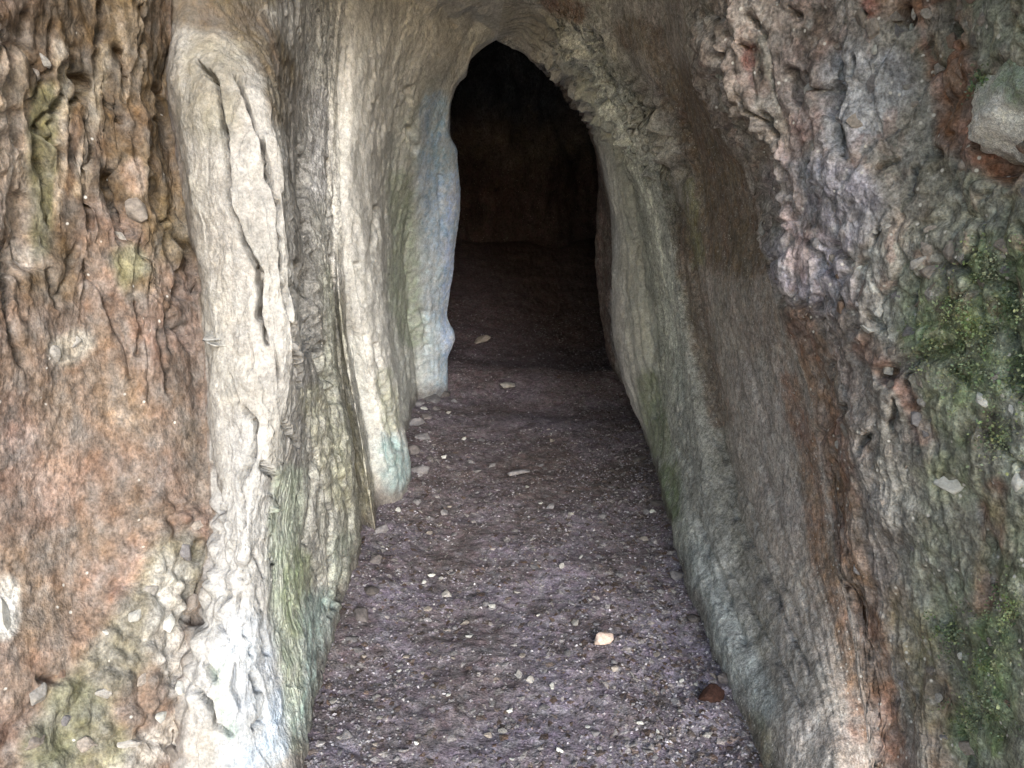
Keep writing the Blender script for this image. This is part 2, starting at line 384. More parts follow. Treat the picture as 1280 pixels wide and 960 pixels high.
def loft(stations, fine, n_rows, cell):
    S = []
    tt = np.linspace(0, 1, n_rows)
    for st in stations:
        P = np.array([p[1:] if p[0] == 'w' else unproject(*p) for p in st], float)
        c = np.concatenate([[0], np.cumsum(np.linalg.norm(np.diff(P, axis=0), axis=1))])
        D = pchip(c, P, np.linspace(0, c[-1], 1500))
        a = np.concatenate([[0], np.cumsum(np.linalg.norm(np.diff(D, axis=0), axis=1))])
        a /= a[-1]
        S.append(np.stack([np.interp(tt, a, D[:, k]) for k in range(3)], 1))
    S = np.array(S)
    px, py = project(S)
    d3 = np.linalg.norm(np.diff(S, axis=0), axis=2)
    sk = np.concatenate([[0], np.cumsum(d3.mean(1) + .02)])
    vis = (px > -250) & (px < 1530) & (py > -150) & (py < 1100)
    cols = [np.array([0.0])]; marks = [0]
    for k in range(len(S) - 1):
        v = vis[k] & vis[k + 1]
        dd = np.hypot(px[k + 1] - px[k], py[k + 1] - py[k])
        n = int(max(8, (np.percentile(dd[v], 85) / cell) if v.any() else 14))
        n = max(n, int(d3[k][v].mean() / .012) if v.any() else 0)
        n = min(n, 110)
        if fine and fine[0] <= k < fine[1]:
            n = int(n * 2.2)
        cols.append(np.linspace(sk[k], sk[k + 1], n + 1)[1:])
        marks.append(marks[-1] + n)
    s = np.concatenate(cols)
    G = pchip(sk, S.reshape(len(S), -1), s).reshape(len(s), n_rows, 3).transpose(1, 0, 2)
    # arc lengths on the surface, for flutes that follow the wall
    along = np.cumsum(np.concatenate([np.zeros((1, G.shape[1])), np.linalg.norm(np.diff(G, axis=0), axis=2)]), axis=0)
    across = np.broadcast_to(s[None, :], G.shape[:2])
    return G, marks, across, along, np.linspace(0, 1, n_rows)[:, None] * np.ones((1, len(s)))

def paint(tint, px, py, warp, strokes):
    wx, wy = px + warp[0], py + warp[1]
    for pts, rad, col, strength in strokes:
        d = poly_dist(wx, wy, pts)
        w = (1 - smooth(rad * .55, rad * 1.25, d)) * strength
        tint += w[..., None] * (np.array(col) - tint)

def station_mix(marks, ncol, values):
    """per-station values -> per-column values"""
    return np.interp(np.arange(ncol), marks, values)

def floor_h(x, y):
    P = np.stack([x, y, np.zeros_like(x)], -1)
    h = .035 * fbm(P, 1.7, 3, 301) + .016 * fbm(P, 6, 3, 303)
    h += .035 * smooth(.38, .72, np.abs(x - .06) + .12 * noise(P * 3, 307)) * smooth(.8, 1.5, y)
    h += .07 * np.exp(-((y - 5.55 + .25 * x) / .28) ** 2)            # low earth sill across the passage
    h -= .04 * np.exp(-((y - 4.95 + .2 * x) / .28) ** 2)
    h += .62 * smooth(5.6, 9.6, y) * np.clip((y - 5.6) / 4, 0, 1) ** .3
    return h * smooth(-1.0, .6, y)

# ================================================================== LEFT WALL
NR = 620
G, ML, S_, T_, tv = loft(LEFT, (7, 10), NR, 1.7)
nc = G.shape[1]
px0, py0 = project(G)
nrm = grid_normals(G, 1)
if nrm[100:, ML[2]:ML[21], 0].mean() < 0:
    nrm = -nrm
fade = smooth(0, .05, tv)
lump_k = station_mix(ML, nc, [1, 1, .8, .75, .7, .7, .5, .4, .4, .45, .5, .7, .7, .4, .3, .4, .45, .5, .6, .6, .5, .4, 1, 1.5, 1.5])[None, :]
flute_k = (1 - .8 * smooth(380, 520, py0) * (np.arange(nc)[None, :] < ML[6])) * station_mix(ML, nc, [0, 0, .6, 1, 1.2, 1.2, .8, .4, .3, .4, .6, .9, 1, .6, .5, .6, .6, .6, .7, .7, .6, .5, .5, .5, .5])[None, :]
flute_k = flute_k * smooth(.0, .25, G[..., 2])
calm = 1 - .85 * (1 - smooth(260, 430, py0)) * ((np.arange(nc)[None, :] > ML[10]) & (np.arange(nc)[None, :] < ML[20]))
flute_k = flute_k * calm
fl = np.stack([S_ * 16, T_ * 1.6, np.zeros_like(S_)], -1)
fl[..., 0] += 0.9 * noise(G * 5, 91)
disp = lump_k * (.035 * fbm(G, 3.2, 3, 1) + .016 * fbm(G, 11, 3, 5))
disp += flute_k * (.010 * fbm(fl, 1.0, 3, 9) - .009 * np.clip(fbm(fl + 31, .8, 3, 13, ridged=True) - .35, 0, 1))
G = G + (disp * fade)[..., None] * nrm
nrm2 = grid_normals(G, 1)
nrm2 *= np.sign((nrm2 * nrm).sum(-1, keepdims=True))
px, py = project(G)
wob = (7 * noise(G * 14, 40), 7 * noise(G * 14, 41))
wobs = (3 * noise(G * 40, 42), 3 * noise(G * 40, 43))

def carve(lines, c0, c1):
    """cut traced cracks and hollows into the columns c0..c1"""
    global d2
    sl = np.s_[:, c0:c1]
    for pts, wpx, dep in lines:
        d = poly_dist(px[sl] + wobs[0][sl] * .7, py[sl] + wobs[1][sl] * .7, pts)
        k = np.clip(.9 + .7 * cvar[sl], .6, 1.5)
        d2[sl] -= dep * np.clip(k, .3, 1.2) * np.exp(-(d / (wpx * k)) ** 2)

cvar = noise(G * 18, 47)
d2 = np.zeros(px.shape)
# fine relief
d2 += lump_k * (.006 * fbm(G, 34, 3, 21) + .0035 * fbm(G, 90, 2, 25))
f1, edge = worley(G + .03 * noise(G * 9, 77)[..., None], 22, 3)
rub = smooth(0, 45, 250 - np.abs(px - 130)) * (1 - smooth(0, 60, poly_dist(px, py, [(40, 960), (150, 880), (215, 740), (230, 690)]) - 45))
d2 += rub * .045 * (.6 - f1)
upl = (np.arange(nc)[None, :] < ML[6]) * (1 - smooth(330, 470, py))
d2 += upl * (.012 * (.5 - f1) - .02 * np.clip(fbm(G * np.array([1, 1, .6]), 9, 4, 29, ridged=True) - .2, 0, 1))
d2 += (np.arange(nc)[None, :] < ML[6]) * .003 * fbm(G, 55, 3, 27)
_w = G * np.array([1, 1, .38]) + .03 * np.stack([noise(G * 7, 81), noise(G * 7, 82), noise(G * 7, 83)], -1) + .012 * noise(G * 30, 84)[..., None]
_f, _e = worley(_w, 9, 85); pl1 = worley.ident
_f, _e = worley(_w, 22, 86); pl2 = worley.ident
pk = station_mix(ML, nc, [0] * 6 + [.5, 1, 1, 1, .9, .9, .9, .7, .5, .7, .8, .8, .8, .8, .6, .4, 0, 0, 0])[None, :]
d2 += pk * (.012 * (pl1 - .5) + .006 * (pl2 - .5)) + pk * .008 * fbm(G, 16, 4, 87)
colr = (ML[6], ML[11])
carve([
 ([(372, 330), (380, 400), (384, 440)], 4, .08), ([(310, 420), (316, 450), (308, 470)], 1.8, .02), ([(290, 470), (296, 500)], 1.8, .02), ([(345, 440), (352, 480)], 2, .03), ([(282, 640), (288, 668)], 2.5, .04), ([(318, 690), (330, 720)], 2.2, .03), ([(270, 780), (285, 800)], 2.5, .03), ([(295, 830), (290, 860), (300, 885)], 2.2, .03), ([(255, 830), (268, 850)], 3, .04), ([(325, 790), (334, 815)], 2.2, .03), ([(284, 742), (276, 760)], 2.2, .03),
 ([(248, 79), (272, 103), (278, 155), (285, 206), (285, 254), (299, 292), (313, 320), (325, 340), (323, 392), (333, 430)], 2.1, 0.120),
 ([(296, 96), (310, 127), (327, 172), (337, 220), (349, 254), (351, 296), (359, 361), (364, 399)], 2.2, 0.108),
 ([(306, 513), (320, 530), (318, 564), (302, 602), (304, 633), (306, 655)], 2.2, 0.102),
 ([(330, 581), (344, 595), (339, 616)], 2.7, 0.136), ([(302, 719)], 3.7, 0.170), ([(306, 788)], 3.7, 0.102), ([(312, 815)], 2.5, 0.102),
 ([(318, 845), (325, 862)], 3.1, 0.136), ([(332, 880), (330, 900), (318, 908)], 1.9, 0.068), ([(357, 530), (373, 557)], 2.1, 0.102),
 ([(298, 745), (296, 765)], 1.5, 0.050), ([(286, 690), (280, 720)], 1.5, 0.034), ([(322, 735), (326, 760)], 1.5, 0.050),
 ([(368, 406), (376, 454), (377, 480)], 2.7, 0.170), ([(262, 580), (270, 620), (275, 640)], 1.9, 0.068),
 ([(240, 860), (262, 880), (270, 905), (290, 920)], 2.5, 0.086), ([(340, 660), (345, 700)], 1.5, 0.040)], *colr)
carve([
 ([(106, 327), (134, 379), (155, 427), (165, 470)], 3.5, .02), ([(192, 220), (213, 275), (240, 320), (247, 360)], 4.5, .03),
 ([(145, 225), (150, 260), (165, 285)], 11, .06), ([(182, 300), (190, 320)], 6, .03), ([(215, 300), (228, 340), (222, 380)], 4, .02),
 ([(190, 345), (185, 420), (188, 500)], 3, .012), ([(210, 380), (216, 440)], 3, .012), ([(75, 370), (90, 330), (100, 300)], 4, .02),
 ([(60, 100), (50, 160), (60, 220)], 8, .03), ([(28, 60), (20, 120), (30, 180)], 8, .03), ([(100, 60), (92, 160), (110, 250)], 5, .02),
 ([(50, 848), (72, 850)], 6, .04), ([(235, 770), (243, 778)], 8, .04), ([(30, 250), (38, 330)], 12, .04), ([(252, 680), (248, 700)], 6, .03),
 ([(180, 920), (210, 935)], 8, .03)], 0, ML[7])
carve([
 ([(372, 190), (376, 280), (384, 350), (390, 430)], 9, .09), ([(395, 441), (405, 468), (418, 500)], 5, .08), ([(408, 430), (416, 500), (424, 560)], 4, .03),
 ([(388, 520), (392, 600), (384, 680)], 2.5, .04), ([(415, 640), (412, 700), (418, 760)], 2.5, .05), ([(430, 700), (424, 750)], 2.5, .04), ([(372, 800), (380, 850)], 2.5, .03), ([(395, 560), (412, 640)], 2, .03), ([(365, 560), (362, 600)], 3, .04), ([(400, 500), (406, 560), (420, 600)], 3, .018), ([(420, 560), (430, 610)], 3, .02),
 ([(392, 700), (405, 735), (410, 770)], 3, .02), ([(375, 620), (380, 700)], 3, .012), ([(430, 600), (440, 660)], 3, .02)], ML[10], ML[13])
carve([
 ([(470, 430), (485, 500), (498, 560)], 3, .035), ([(446, 330), (452, 380)], 3, .03), ([(480, 540), (488, 590)], 2.5, .03), ([(455, 420), (462, 470)], 3, .015), ([(410, 200), (412, 300), (415, 360)], 4, .025),
 ([(435, 60), (425, 150), (428, 260)], 3, .015), ([(470, 260), (466, 330)], 4, .02)], ML[12], ML[18] + 1)
carve([([(530, 390), (534, 440)], 4, .03), ([(513, 160), (518, 190)], 5, .03), ([(550, 220), (552, 300)], 3, .015), ([(510, 110), (512, 125)], 4, .02)], ML[18], ML[21])
_r = random.Random(3)
_cr = []
for _ in range(34):
    x_, y_ = _r.uniform(0, 235), _r.uniform(0, 430)
    _l = _r.uniform(25, 80)
    _cr.append(([(x_, y_), (x_ + _r.uniform(-8, 12), y_ + _l * .5), (x_ + _r.uniform(-8, 20), y_ + _l)], _r.uniform(2.5, 5), _r.uniform(.02, .05)))
carve(_cr, 0, ML[6])
G = G + (d2 * fade)[..., None] * nrm2
px, py = project(G)

base = np.array([
 (.20, .142, .112), (.20, .142, .112), (.205, .145, .115), (.20, .14, .11), (.19, .132, .103), (.18, .127, .10), (.165, .128, .105),
 (.33, .315, .29), (.35, .335, .315), (.35, .34, .325), (.24, .235, .23), (.35, .35, .32), (.35, .36, .31), (.27, .265, .23), (.36, .345, .28),  # groove beside the column darkened to paint in its shade
 (.33, .325, .30), (.56, .55, .52), (.55, .55, .53), (.46, .48, .46), (.46, .48, .45), (.42, .50, .56), (.38, .51, .71), (.16, .115, .11), (.18, .13, .125), (.18, .13, .125)])  # panel edge tint holds the blue cast of the light
cc = np.arange(nc)
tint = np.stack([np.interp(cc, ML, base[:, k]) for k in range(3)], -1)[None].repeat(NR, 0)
# ceiling: greyish tan rock above the wall
cl = 1 - smooth(.14, .30, tv)
tint += (np.maximum(cl * .8, 1 - smooth(.02, .12, tv)))[..., None] * (np.array((.64, .625, .60)) - tint)
strokes = [
 ([(110, 20), (130, 120), (150, 200), (60, 60), (40, 200), (60, 320)], 70, (.10, .07, .04), .9),
 ([(60, 130), (45, 230), (35, 300)], 30, (.13, .14, .07), .6),
 ([(5, 60), (10, 200), (15, 330)], 26, (.36, .29, .24), .7),
 ([(180, 0), (185, 80), (195, 200), (215, 300), (160, 160)], 36, (.13, .095, .055), .75),
 ([(160, 330), (172, 350)], 26, (.20, .22, .12), .6),
 ([(165, 215), (170, 230)], 16, (.33, .23, .17), .6),
 ([(80, 440), (95, 430)], 22, (.45, .43, .38), .6),
 ([(30, 560), (60, 600), (70, 560)], 40, (.40, .30, .25), .5),
 ([(60, 700), (150, 640), (40, 780), (120, 720)], 90, (.205, .145, .115), .5),
 ([(170, 690), (140, 770), (100, 850)], 16, (.21, .13, .10), .5),
 ([(225, 700), (190, 760), (140, 830), (90, 890), (60, 950)], 40, (.20, .195, .15), .75),
 ([(215, 720), (205, 790), (230, 850)], 26, (.45, .44, .42), .6),
 ([(150, 960), (200, 930), (240, 900)], 24, (.5, .47, .42), .6),
 ([(90, 880), (130, 930), (60, 930)], 36, (.16, .165, .10), .6),
 ([(3, 780), (5, 740)], 20, (.75, .74, .72), .8),
]
strokes_col = [
 ([(262, 80), (262, 140), (275, 60)], 40, (.24, .22, .165), .7),
 ([(205, 5), (285, 18), (322, 38), (350, 90), (362, 140)], 26, (.12, .09, .055), .9), ([(230, -20), (330, -10)], 26, (.14, .11, .07), .85),  # dark band paints recess shade around the column top
 ([(290, 560), (300, 640), (300, 720), (285, 800), (270, 860)], 46, (.40, .40, .40), .85),  # lighter foot paints in the stronger light low on the column
 ([(265, 400), (268, 520), (272, 600)], 18, (.38, .37, .35), .6),
 ([(310, 800), (320, 880), (310, 950)], 40, (.38, .42, .47), .8),
 ([(275, 830), (278, 880), (290, 915)], 11, (.32, .42, .36), .45),
 ([(350, 880), (345, 930), (310, 955)], 20, (.36, .45, .56), .7),
 ([(362, 600), (355, 680), (358, 760), (372, 860), (385, 930)], 22, (.31, .36, .29), .8),
 ([(355, 100), (362, 140)], 20, (.2, .18, .15), .6)]
strokes_slab = [
 ([(410, -20), (404, 120), (402, 220), (408, 300)], 34, (.36, .355, .345), .8),
 ([(395, 500), (410, 540), (430, 620)], 22, (.38, .38, .29), .6),
 ([(372, 700), (368, 780)], 18, (.30, .35, .22), .7),
 ([(400, 760), (405, 850), (390, 910)], 26, (.31, .41, .40), .8),
 ([(430, 680), (428, 740)], 18, (.32, .37, .32), .6),
 ([(374, 120), (368, 220), (382, 330), (390, 430)], 17, (.20, .195, .19), .75),  # strip of shade painted along the groove
 ([(400, 120), (398, 240)], 14, (.36, .36, .38), .6)]
strokes_far = [
 ([(430, -20), (424, 120), (424, 220), (430, 310)], 60, (.50, .49, .465), .85),
 ([(505, 590), (485, 560), (495, 600)], 22, (.27, .40, .42), .8),
 ([(480, 470), (490, 530)], 12, (.34, .36, .26), .6),
 ([(445, 430), (450, 500), (470, 580)], 13, (.52, .53, .51), .6),
 ([(420, 480), (436, 540), (455, 610), (465, 660)], 12, (.31, .29, .20), .5),
 ([(505, 300), (500, 360), (515, 420), (500, 230)], 17, (.30, .35, .26), .7),
 ([(480, 60), (450, 150), (520, 60), (580, 40)], 40, (.66, .65, .62), .75),
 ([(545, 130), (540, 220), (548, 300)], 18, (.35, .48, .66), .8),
 ([(570, 220), (566, 320), (558, 400), (562, 440)], 10, (.43, .56, .80), .85)]  # bluish skylight painted onto the panel edge
wp = (9 * fbm(G, 16, 3, 50), 9 * fbm(G, 16, 3, 53))
strokes += [([(130, 60), (100, 240)], 9, (.34, .28, .2), .6), ([(75, 60), (80, 160), (70, 260)], 8, (.36, .3, .22), .6), ([(150, 20), (158, 120)], 7, (.3, .22, .14), .6), ([(30, 30), (28, 150)], 7, (.33, .26, .19), .6), ([(110, 300), (130, 400), (200, 360)], 24, (.19, .125, .09), .6)]
def paint_cols(st, c0, c1):
    sl = np.s_[:, c0:c1]
    t = tint[sl].copy()
    paint(t, px[sl], py[sl], (wp[0][sl], wp[1][sl]), st)
    tint[sl] = t
paint_cols(strokes, 0, ML[6] + 2)
paint_cols(strokes_col, ML[6] + 2, ML[11])
paint_cols(strokes_slab, ML[9], ML[13])
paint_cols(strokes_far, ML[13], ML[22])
# fine dark mineral streaks and pale scuffs following the wall
stk = fbm(np.stack([S_ * 20, T_ * 3.5, np.zeros_like(S_)], -1), 1.0, 4, 61)
stk_k = station_mix(ML, nc, [.4] * 6 + [.3, .12, .1, .12, .3, .35, .35, .3, .3, .3, .2, .2, .3, .25, .2, .15, .3, .3, .3])[None, :]
stk_k = stk_k * (1 - .7 * smooth(400, 540, py) * (np.arange(nc)[None, :] < ML[6]))
tint *= (1 + stk_k * calm * stk)[..., None]
bl_ = smooth(.05, .5, fbm(G, 12, 4, 67)) * .35 * (np.arange(nc)[None, :] < ML[6]); tint += (bl_ * .8)[..., None] * (np.array((.30, .24, .20)) - tint)
dk_ = smooth(.1, .5, fbm(G, 15, 4, 69)) * .5 * (np.arange(nc)[None, :] < ML[6]) * (1 - .6 * smooth(400, 540, py)); tint += dk_[..., None] * (np.array((.09, .065, .045)) - tint)
tint *= (1 + .25 * fbm(G, 7, 4, 64))[..., None]
soil = 1 - smooth(.02, .13, G[..., 2] - floor_h(G[..., 0], G[..., 1]) + .10 * fbm(G, 9, 4, 71))  # soil tone at wall foot, also painting in the dark corner's shade
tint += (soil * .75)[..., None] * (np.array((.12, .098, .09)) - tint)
tint = np.clip(tint, .015, .85)
GL, TL, NL = G, tint, nrm2
PXL, PYL = px, py

def structure(name, me=None, mat=None):
    o = bpy.data.objects.new(name, me)
    COL.objects.link(o)
    if me is not None and mat is not None:
        me.materials.append(mat)
    o['kind'] = 'structure'
    return o

wall_left = structure('cave_wall_left')
wall_left['label'] = 'fluted left wall of the cave passage with a pale column'
def strip(name, root, GG, TT, c0, c1, mat, flip, label=None):
    me = grid_mesh(name, GG[:, c0:c1 + 1], TT[:, c0:c1 + 1], flip)
    o = new_object(name, me, mat, root)
    if label:
        o['label'] = label
    return o
FL = bool(((np.cross(GL[301, 101] - GL[300, 100], GL[300, 101] - GL[300, 100])) * NL[300, 100]).sum() < 0)
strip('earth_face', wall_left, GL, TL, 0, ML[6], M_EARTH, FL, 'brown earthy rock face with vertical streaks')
strip('flowstone_column', wall_left, GL, TL, ML[6], ML[10], M_PALE, FL, 'pale cracked flowstone column, tinted lighter towards its foot')
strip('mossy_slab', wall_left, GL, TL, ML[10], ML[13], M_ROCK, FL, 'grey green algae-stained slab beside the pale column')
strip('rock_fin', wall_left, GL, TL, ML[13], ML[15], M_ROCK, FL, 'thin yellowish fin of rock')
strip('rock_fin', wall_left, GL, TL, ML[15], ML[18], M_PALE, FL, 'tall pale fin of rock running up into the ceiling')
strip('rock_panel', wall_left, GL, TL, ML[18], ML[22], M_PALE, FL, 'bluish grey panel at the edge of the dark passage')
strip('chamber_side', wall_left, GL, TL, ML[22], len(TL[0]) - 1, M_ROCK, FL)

# ================================================================== RIGHT WALL
G, MR, S_, T_, tv = loft(RIGHT, None, NR, 1.7)
nc = G.shape[1]
nrm = grid_normals(G, 1)
if nrm[100:, MR[2]:MR[17], 0].mean() > 0:
    nrm = -nrm
fade = smooth(0, .05, tv)
lump_k = station_mix(MR, nc, [1, 1, 1, 1, 1, 1, 1, .8, .5, .35, .45, .5, .55, .5, .4, .5, .5, .35, .5, .5, 1, 1.5, 1.5])[None, :]
rub_k = station_mix(MR, nc, [1, 1, 1, 1, 1, 1, 1, .9, .2, 0, .15, .15, .3, .25, .1, .1, .1, .1, .2, .2, .2, 0, 0])[None, :]
flute_k = station_mix(MR, nc, [0, 0, .2, .25, .25, .3, .35, .4, .4, .35, .4, .4, .5, .7, 1.3, 1.9, 1.9, 1.3, .8, .6, .5, .5, .5])[None, :]
low = smooth(420, 620, project(G)[1])
flute_k = flute_k + np.where(np.arange(nc)[None, :] < MR[8], .5, 0) * low
flute_k = flute_k * smooth(.0, .3, G[..., 2])
fl = np.stack([S_ * 15, T_ * 1.5, np.zeros_like(S_)], -1)
fl[..., 0] += 0.9 * noise(G * 5, 191)
disp = lump_k * (.036 * fbm(G, 3.5, 3, 101) + .02 * fbm(G, 10, 3, 105))
disp += flute_k * (.014 * fbm(fl, 1.0, 3, 109) - .012 * np.clip(fbm(fl + 31, .8, 3, 113, ridged=True) - .35, 0, 1))
G = G + (disp * fade)[..., None] * nrm
nrm2 = grid_normals(G, 1)
nrm2 *= np.sign((nrm2 * nrm).sum(-1, keepdims=True))
px, py = project(G)
wobs = (3 * noise(G * 40, 142), 3 * noise(G * 40, 143))
cvar = noise(G * 18, 147)
d2 = np.zeros(px.shape)
d2 += (.5 + lump_k) * (.004 * fbm(G, 30, 3, 121) + .002 * fbm(G, 80, 2, 125))
Gw = G + .035 * np.stack([noise(G * 8, 171), noise(G * 8, 172), noise(G * 8, 173)], -1)
Gs = Gw * np.array([1, 1, .6]) + np.array([0, 0, .15]) * (Gw[..., 1:2])
f1, edge = worley(Gs, 12, 103); id1 = worley.ident
f1b, edgeb = worley(Gw * np.array([1, 1, .75]), 36, 104); id2 = worley.ident
patchy = smooth(-.25, .35, fbm(G, 5, 3, 181))
rubm = rub_k * (1 - .7 * low) * (.35 + .65 * patchy)
d2 += rubm * (.022 * (.55 - f1) + .007 * (.55 - f1b) - .014 * np.exp(-(edge / .09) ** 2) + .014 * (id1 - .5))
d2 -= rub_k * (1 - .6 * low) * .016 * np.clip(fbm(G, 8, 4, 183, ridged=True) - .2, 0, 1)
# knob cluster beside the arch
kn = 1 - smooth(26, 60, poly_dist(px, py, [(715, 60), (750, 120), (800, 160), (835, 180)]))
kn = kn * (np.arange(nc)[None, :] > MR[9])
f1c, ec = worley(Gw, 9, 131)
d2 += kn * (.13 * (.55 - f1c) + .10 * fbm(Gs, 12, 3, 133) - .08 * np.clip(fbm(Gs, 9, 3, 135, ridged=True) - .1, 0, 1))
# knobs along the overhanging near edge
ke = (1 - smooth(10, 45, poly_dist(px, py, [(885, 20), (890, 80), (900, 130), (945, 180), (965, 230), (965, 290)]))) * ((np.arange(nc)[None, :] < MR[8]) & (np.arange(nc)[None, :] > MR[6]))
d2 += ke * (.05 * (.5 - f1) + .03 * (.5 - f1b))
carve([
 ([(1000, 390), (1024, 470), (1042, 560), (1050, 690), (1088, 790), (1105, 960)], 10, .014),
 ([(1075, 330), (1060, 420), (1085, 480)], 6, .02), ([(1100, 205), (1120, 198)], 5, .035), ([(1035, 60), (1032, 150), (1050, 190)], 12, .05),
 ([(985, 95), (995, 120)], 7, .04), ([(935, 60), (945, 95)], 8, .04), ([(1160, 185), (1170, 190)], 6, .04), ([(1230, 210), (1275, 205)], 12, .06),
 ([(1220, 130), (1235, 190)], 14, .05), ([(1180, 440), (1120, 455), (1095, 470)], 7, .03), ([(1265, 280), (1275, 290)], 6, .04),
 ([(1215, 620), (1240, 700), (1225, 780)], 8, .02), ([(1170, 860), (1200, 930), (1210, 960)], 8, .03)], 0, MR[8])
carve([
 ([(850, 260), (876, 400), (905, 560), (922, 650), (960, 730), (1010, 840)], 4, .025), ([(890, 540), (930, 620), (965, 700), (1000, 780)], 3, .014),
 ([(945, 560), (975, 660), (1010, 760)], 3, .010), ([(930, 440), (960, 540)], 3, .01), ([(850, 500), (846, 560), (858, 590)], 2.5, -.012),
 ([(905, 700), (960, 800), (1000, 880)], 3, .012), ([(870, 640), (900, 720), (930, 800)], 4, .012)], MR[8], MR[14])
carve([
 ([(785, 230), (800, 330), (812, 430), (818, 520)], 4, .025), ([(778, 340), (785, 420), (795, 480)], 2.5, .012), ([(730, 60), (742, 110), (790, 160)], 6, .04),
 ([(710, 90), (760, 150), (800, 190)], 4, .03), ([(735, 40), (730, 75)], 4, .03), ([(815, 90), (830, 140)], 6, .03)], MR[11], MR[19])
_r = random.Random(8)
_cr = []
for _ in range(60):
    x_, y_ = _r.uniform(890, 1275), _r.uniform(0, 560)
    _l = _r.uniform(10, 38)
    _a = _r.uniform(.6, 2.2)
    _cr.append(([(x_, y_), (x_ + _l * .5 * math.cos(_a) + _r.uniform(-5, 5), y_ + _l * .5 * math.sin(_a)), (x_ + _l * math.cos(_a), y_ + _l * math.sin(_a))], _r.uniform(2.5, 5.5), _r.uniform(.025, .055)))
carve(_cr, 0, MR[8])
G = G + (d2 * fade)[..., None] * nrm2
px, py = project(G)
base = np.array([
 (.26, .23, .2), (.26, .23, .2), (.19, .195, .145), (.19, .195, .145), (.205, .2, .165), (.235, .215, .20), (.24, .20, .19), (.25, .21, .185),
 (.34, .29, .255), (.36, .31, .28), (.39, .35, .325), (.30, .285, .255), (.39, .40, .385), (.39, .41, .385), (.50, .52, .47), (.38, .395, .355),
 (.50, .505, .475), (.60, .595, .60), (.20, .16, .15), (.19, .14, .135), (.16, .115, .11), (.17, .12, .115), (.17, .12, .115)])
cc = np.arange(nc)
tint = np.stack([np.interp(cc, MR, base[:, k]) for k in range(3)], -1)[None].repeat(NR, 0)
cl = 1 - smooth(.10, .24, tv)
tint += (np.maximum(cl * .55, 1 - smooth(.02, .16, tv)))[..., None] * (np.array((.62, .60, .565)) - tint)
wp = (12 * fbm(G, 13, 3, 150), 12 * fbm(G, 13, 3, 153))
RUST = (.22, .10, .06)
paint_cols([
 ([(1170, 10), (1190, 90), (1200, 170), (1260, 205)], 30, RUST, .85),
 ([(1100, 0), (1150, 10)], 26, RUST, .6), ([(940, 65), (950, 110)], 11, (.22, .09, .075), .7), ([(1090, 10)], 14, (.24, .09, .075), .6),
 ([(1030, 20), (1030, 150)], 15, (.15, .10, .075), .7),
 ([(1060, 90), (1060, 160), (1110, 100)], 40, (.31, .32, .36), .75), ([(1000, 230), (1060, 250), (990, 320), (1020, 350)], 46, (.32, .31, .38), .75),
 ([(1010, 150), (980, 200), (1000, 330)], 18, (.40, .28, .26), .5),
 ([(1000, 400), (1026, 480), (1044, 560), (1062, 680), (1092, 800), (1120, 960)], 20, (.22, .13, .09), .8),
 ([(1130, 760), (1160, 850), (1190, 950)], 30, (.25, .175, .125), .7),
 ([(1080, 430), (1130, 490), (1160, 540)], 14, (.24, .12, .09), .6), ([(1245, 610), (1240, 680), (1225, 760)], 16, (.25, .13, .09), .6),
 ([(1170, 400), (1220, 400), (1210, 470), (1270, 430), (1250, 350)], 56, (.23, .29, .15), .8),
 ([(1235, 800), (1240, 870), (1220, 920)], 36, (.20, .27, .13), .8), ([(1150, 640), (1180, 760)], 40, (.25, .27, .22), .6),
 ([(1100, 560), (1110, 660)], 40, (.30, .28, .27), .5), ([(1240, 20), (1270, 60)], 36, (.27, .29, .22), .6),
 ([(1090, 320), (1090, 350)], 14, (.5, .52, .5), .5), ([(1100, 390), (1105, 420)], 14, (.5, .52, .51), .5),
 ([(1270, 480), (1275, 620)], 22, (.32, .35, .30), .6)], 0, MR[8])
paint_cols([
 ([(870, 120), (905, 220), (925, 310), (885, 290)], 46, (.19, .135, .095), .85), ([(860, 320), (880, 430), (900, 520)], 16, (.20, .14, .105), .6),
 ([(940, 470), (965, 560), (985, 640)], 28, (.38, .345, .335), .7), ([(985, 480), (1010, 560), (1025, 680), (1060, 800), (1080, 920)], 15, (.26, .15, .10), .7),
 ([(850, 520), (870, 620), (910, 720)], 18, (.32, .32, .31), .5), ([(870, 700), (900, 780), (950, 880)], 26, (.33, .365, .37), .7),
 ([(835, 590), (838, 640)], 14, (.2, .26, .14), .8), ([(860, 230), (868, 290), (872, 330)], 8, (.24, .24, .13), .6),
 ([(940, 900), (960, 960)], 16, (.2, .19, .1), .5), ([(1000, 820), (1040, 900)], 24, (.30, .28, .25), .5)], MR[8], MR[15])
paint_cols([
 ([(790, 200), (815, 270), (832, 350), (842, 430)], 7, (.66, .68, .62), .85), ([(810, 480), (825, 560)], 16, (.24, .28, .18), .7),
 ([(715, 60), (745, 110), (780, 180)], 22, (.70, .71, .65), .8), ([(800, 150), (830, 180)], 22, (.56, .53, .48), .7),
 ([(790, 40), (830, 60), (850, 110)], 26, (.25, .19, .145), .7), ([(690, 0), (720, 15)], 16, (.24, .11, .07), .7),
 ([(640, 20), (680, 40)], 22, (.40, .37, .29), .6), ([(768, 370), (772, 420), (782, 480)], 9, (.45, .44, .45), .7)], MR[9], MR[19])
stk = fbm(np.stack([S_ * 20, T_ * 4.0, np.zeros_like(S_)], -1), 1.0, 4, 161)
near = (np.arange(nc)[None, :] < MR[8]) * (1 - low)
tint *= (1 + .15 * stk)[..., None]
tint *= (1 + (.25 + .25 * rubm) * fbm(G, 9, 4, 164))[..., None]
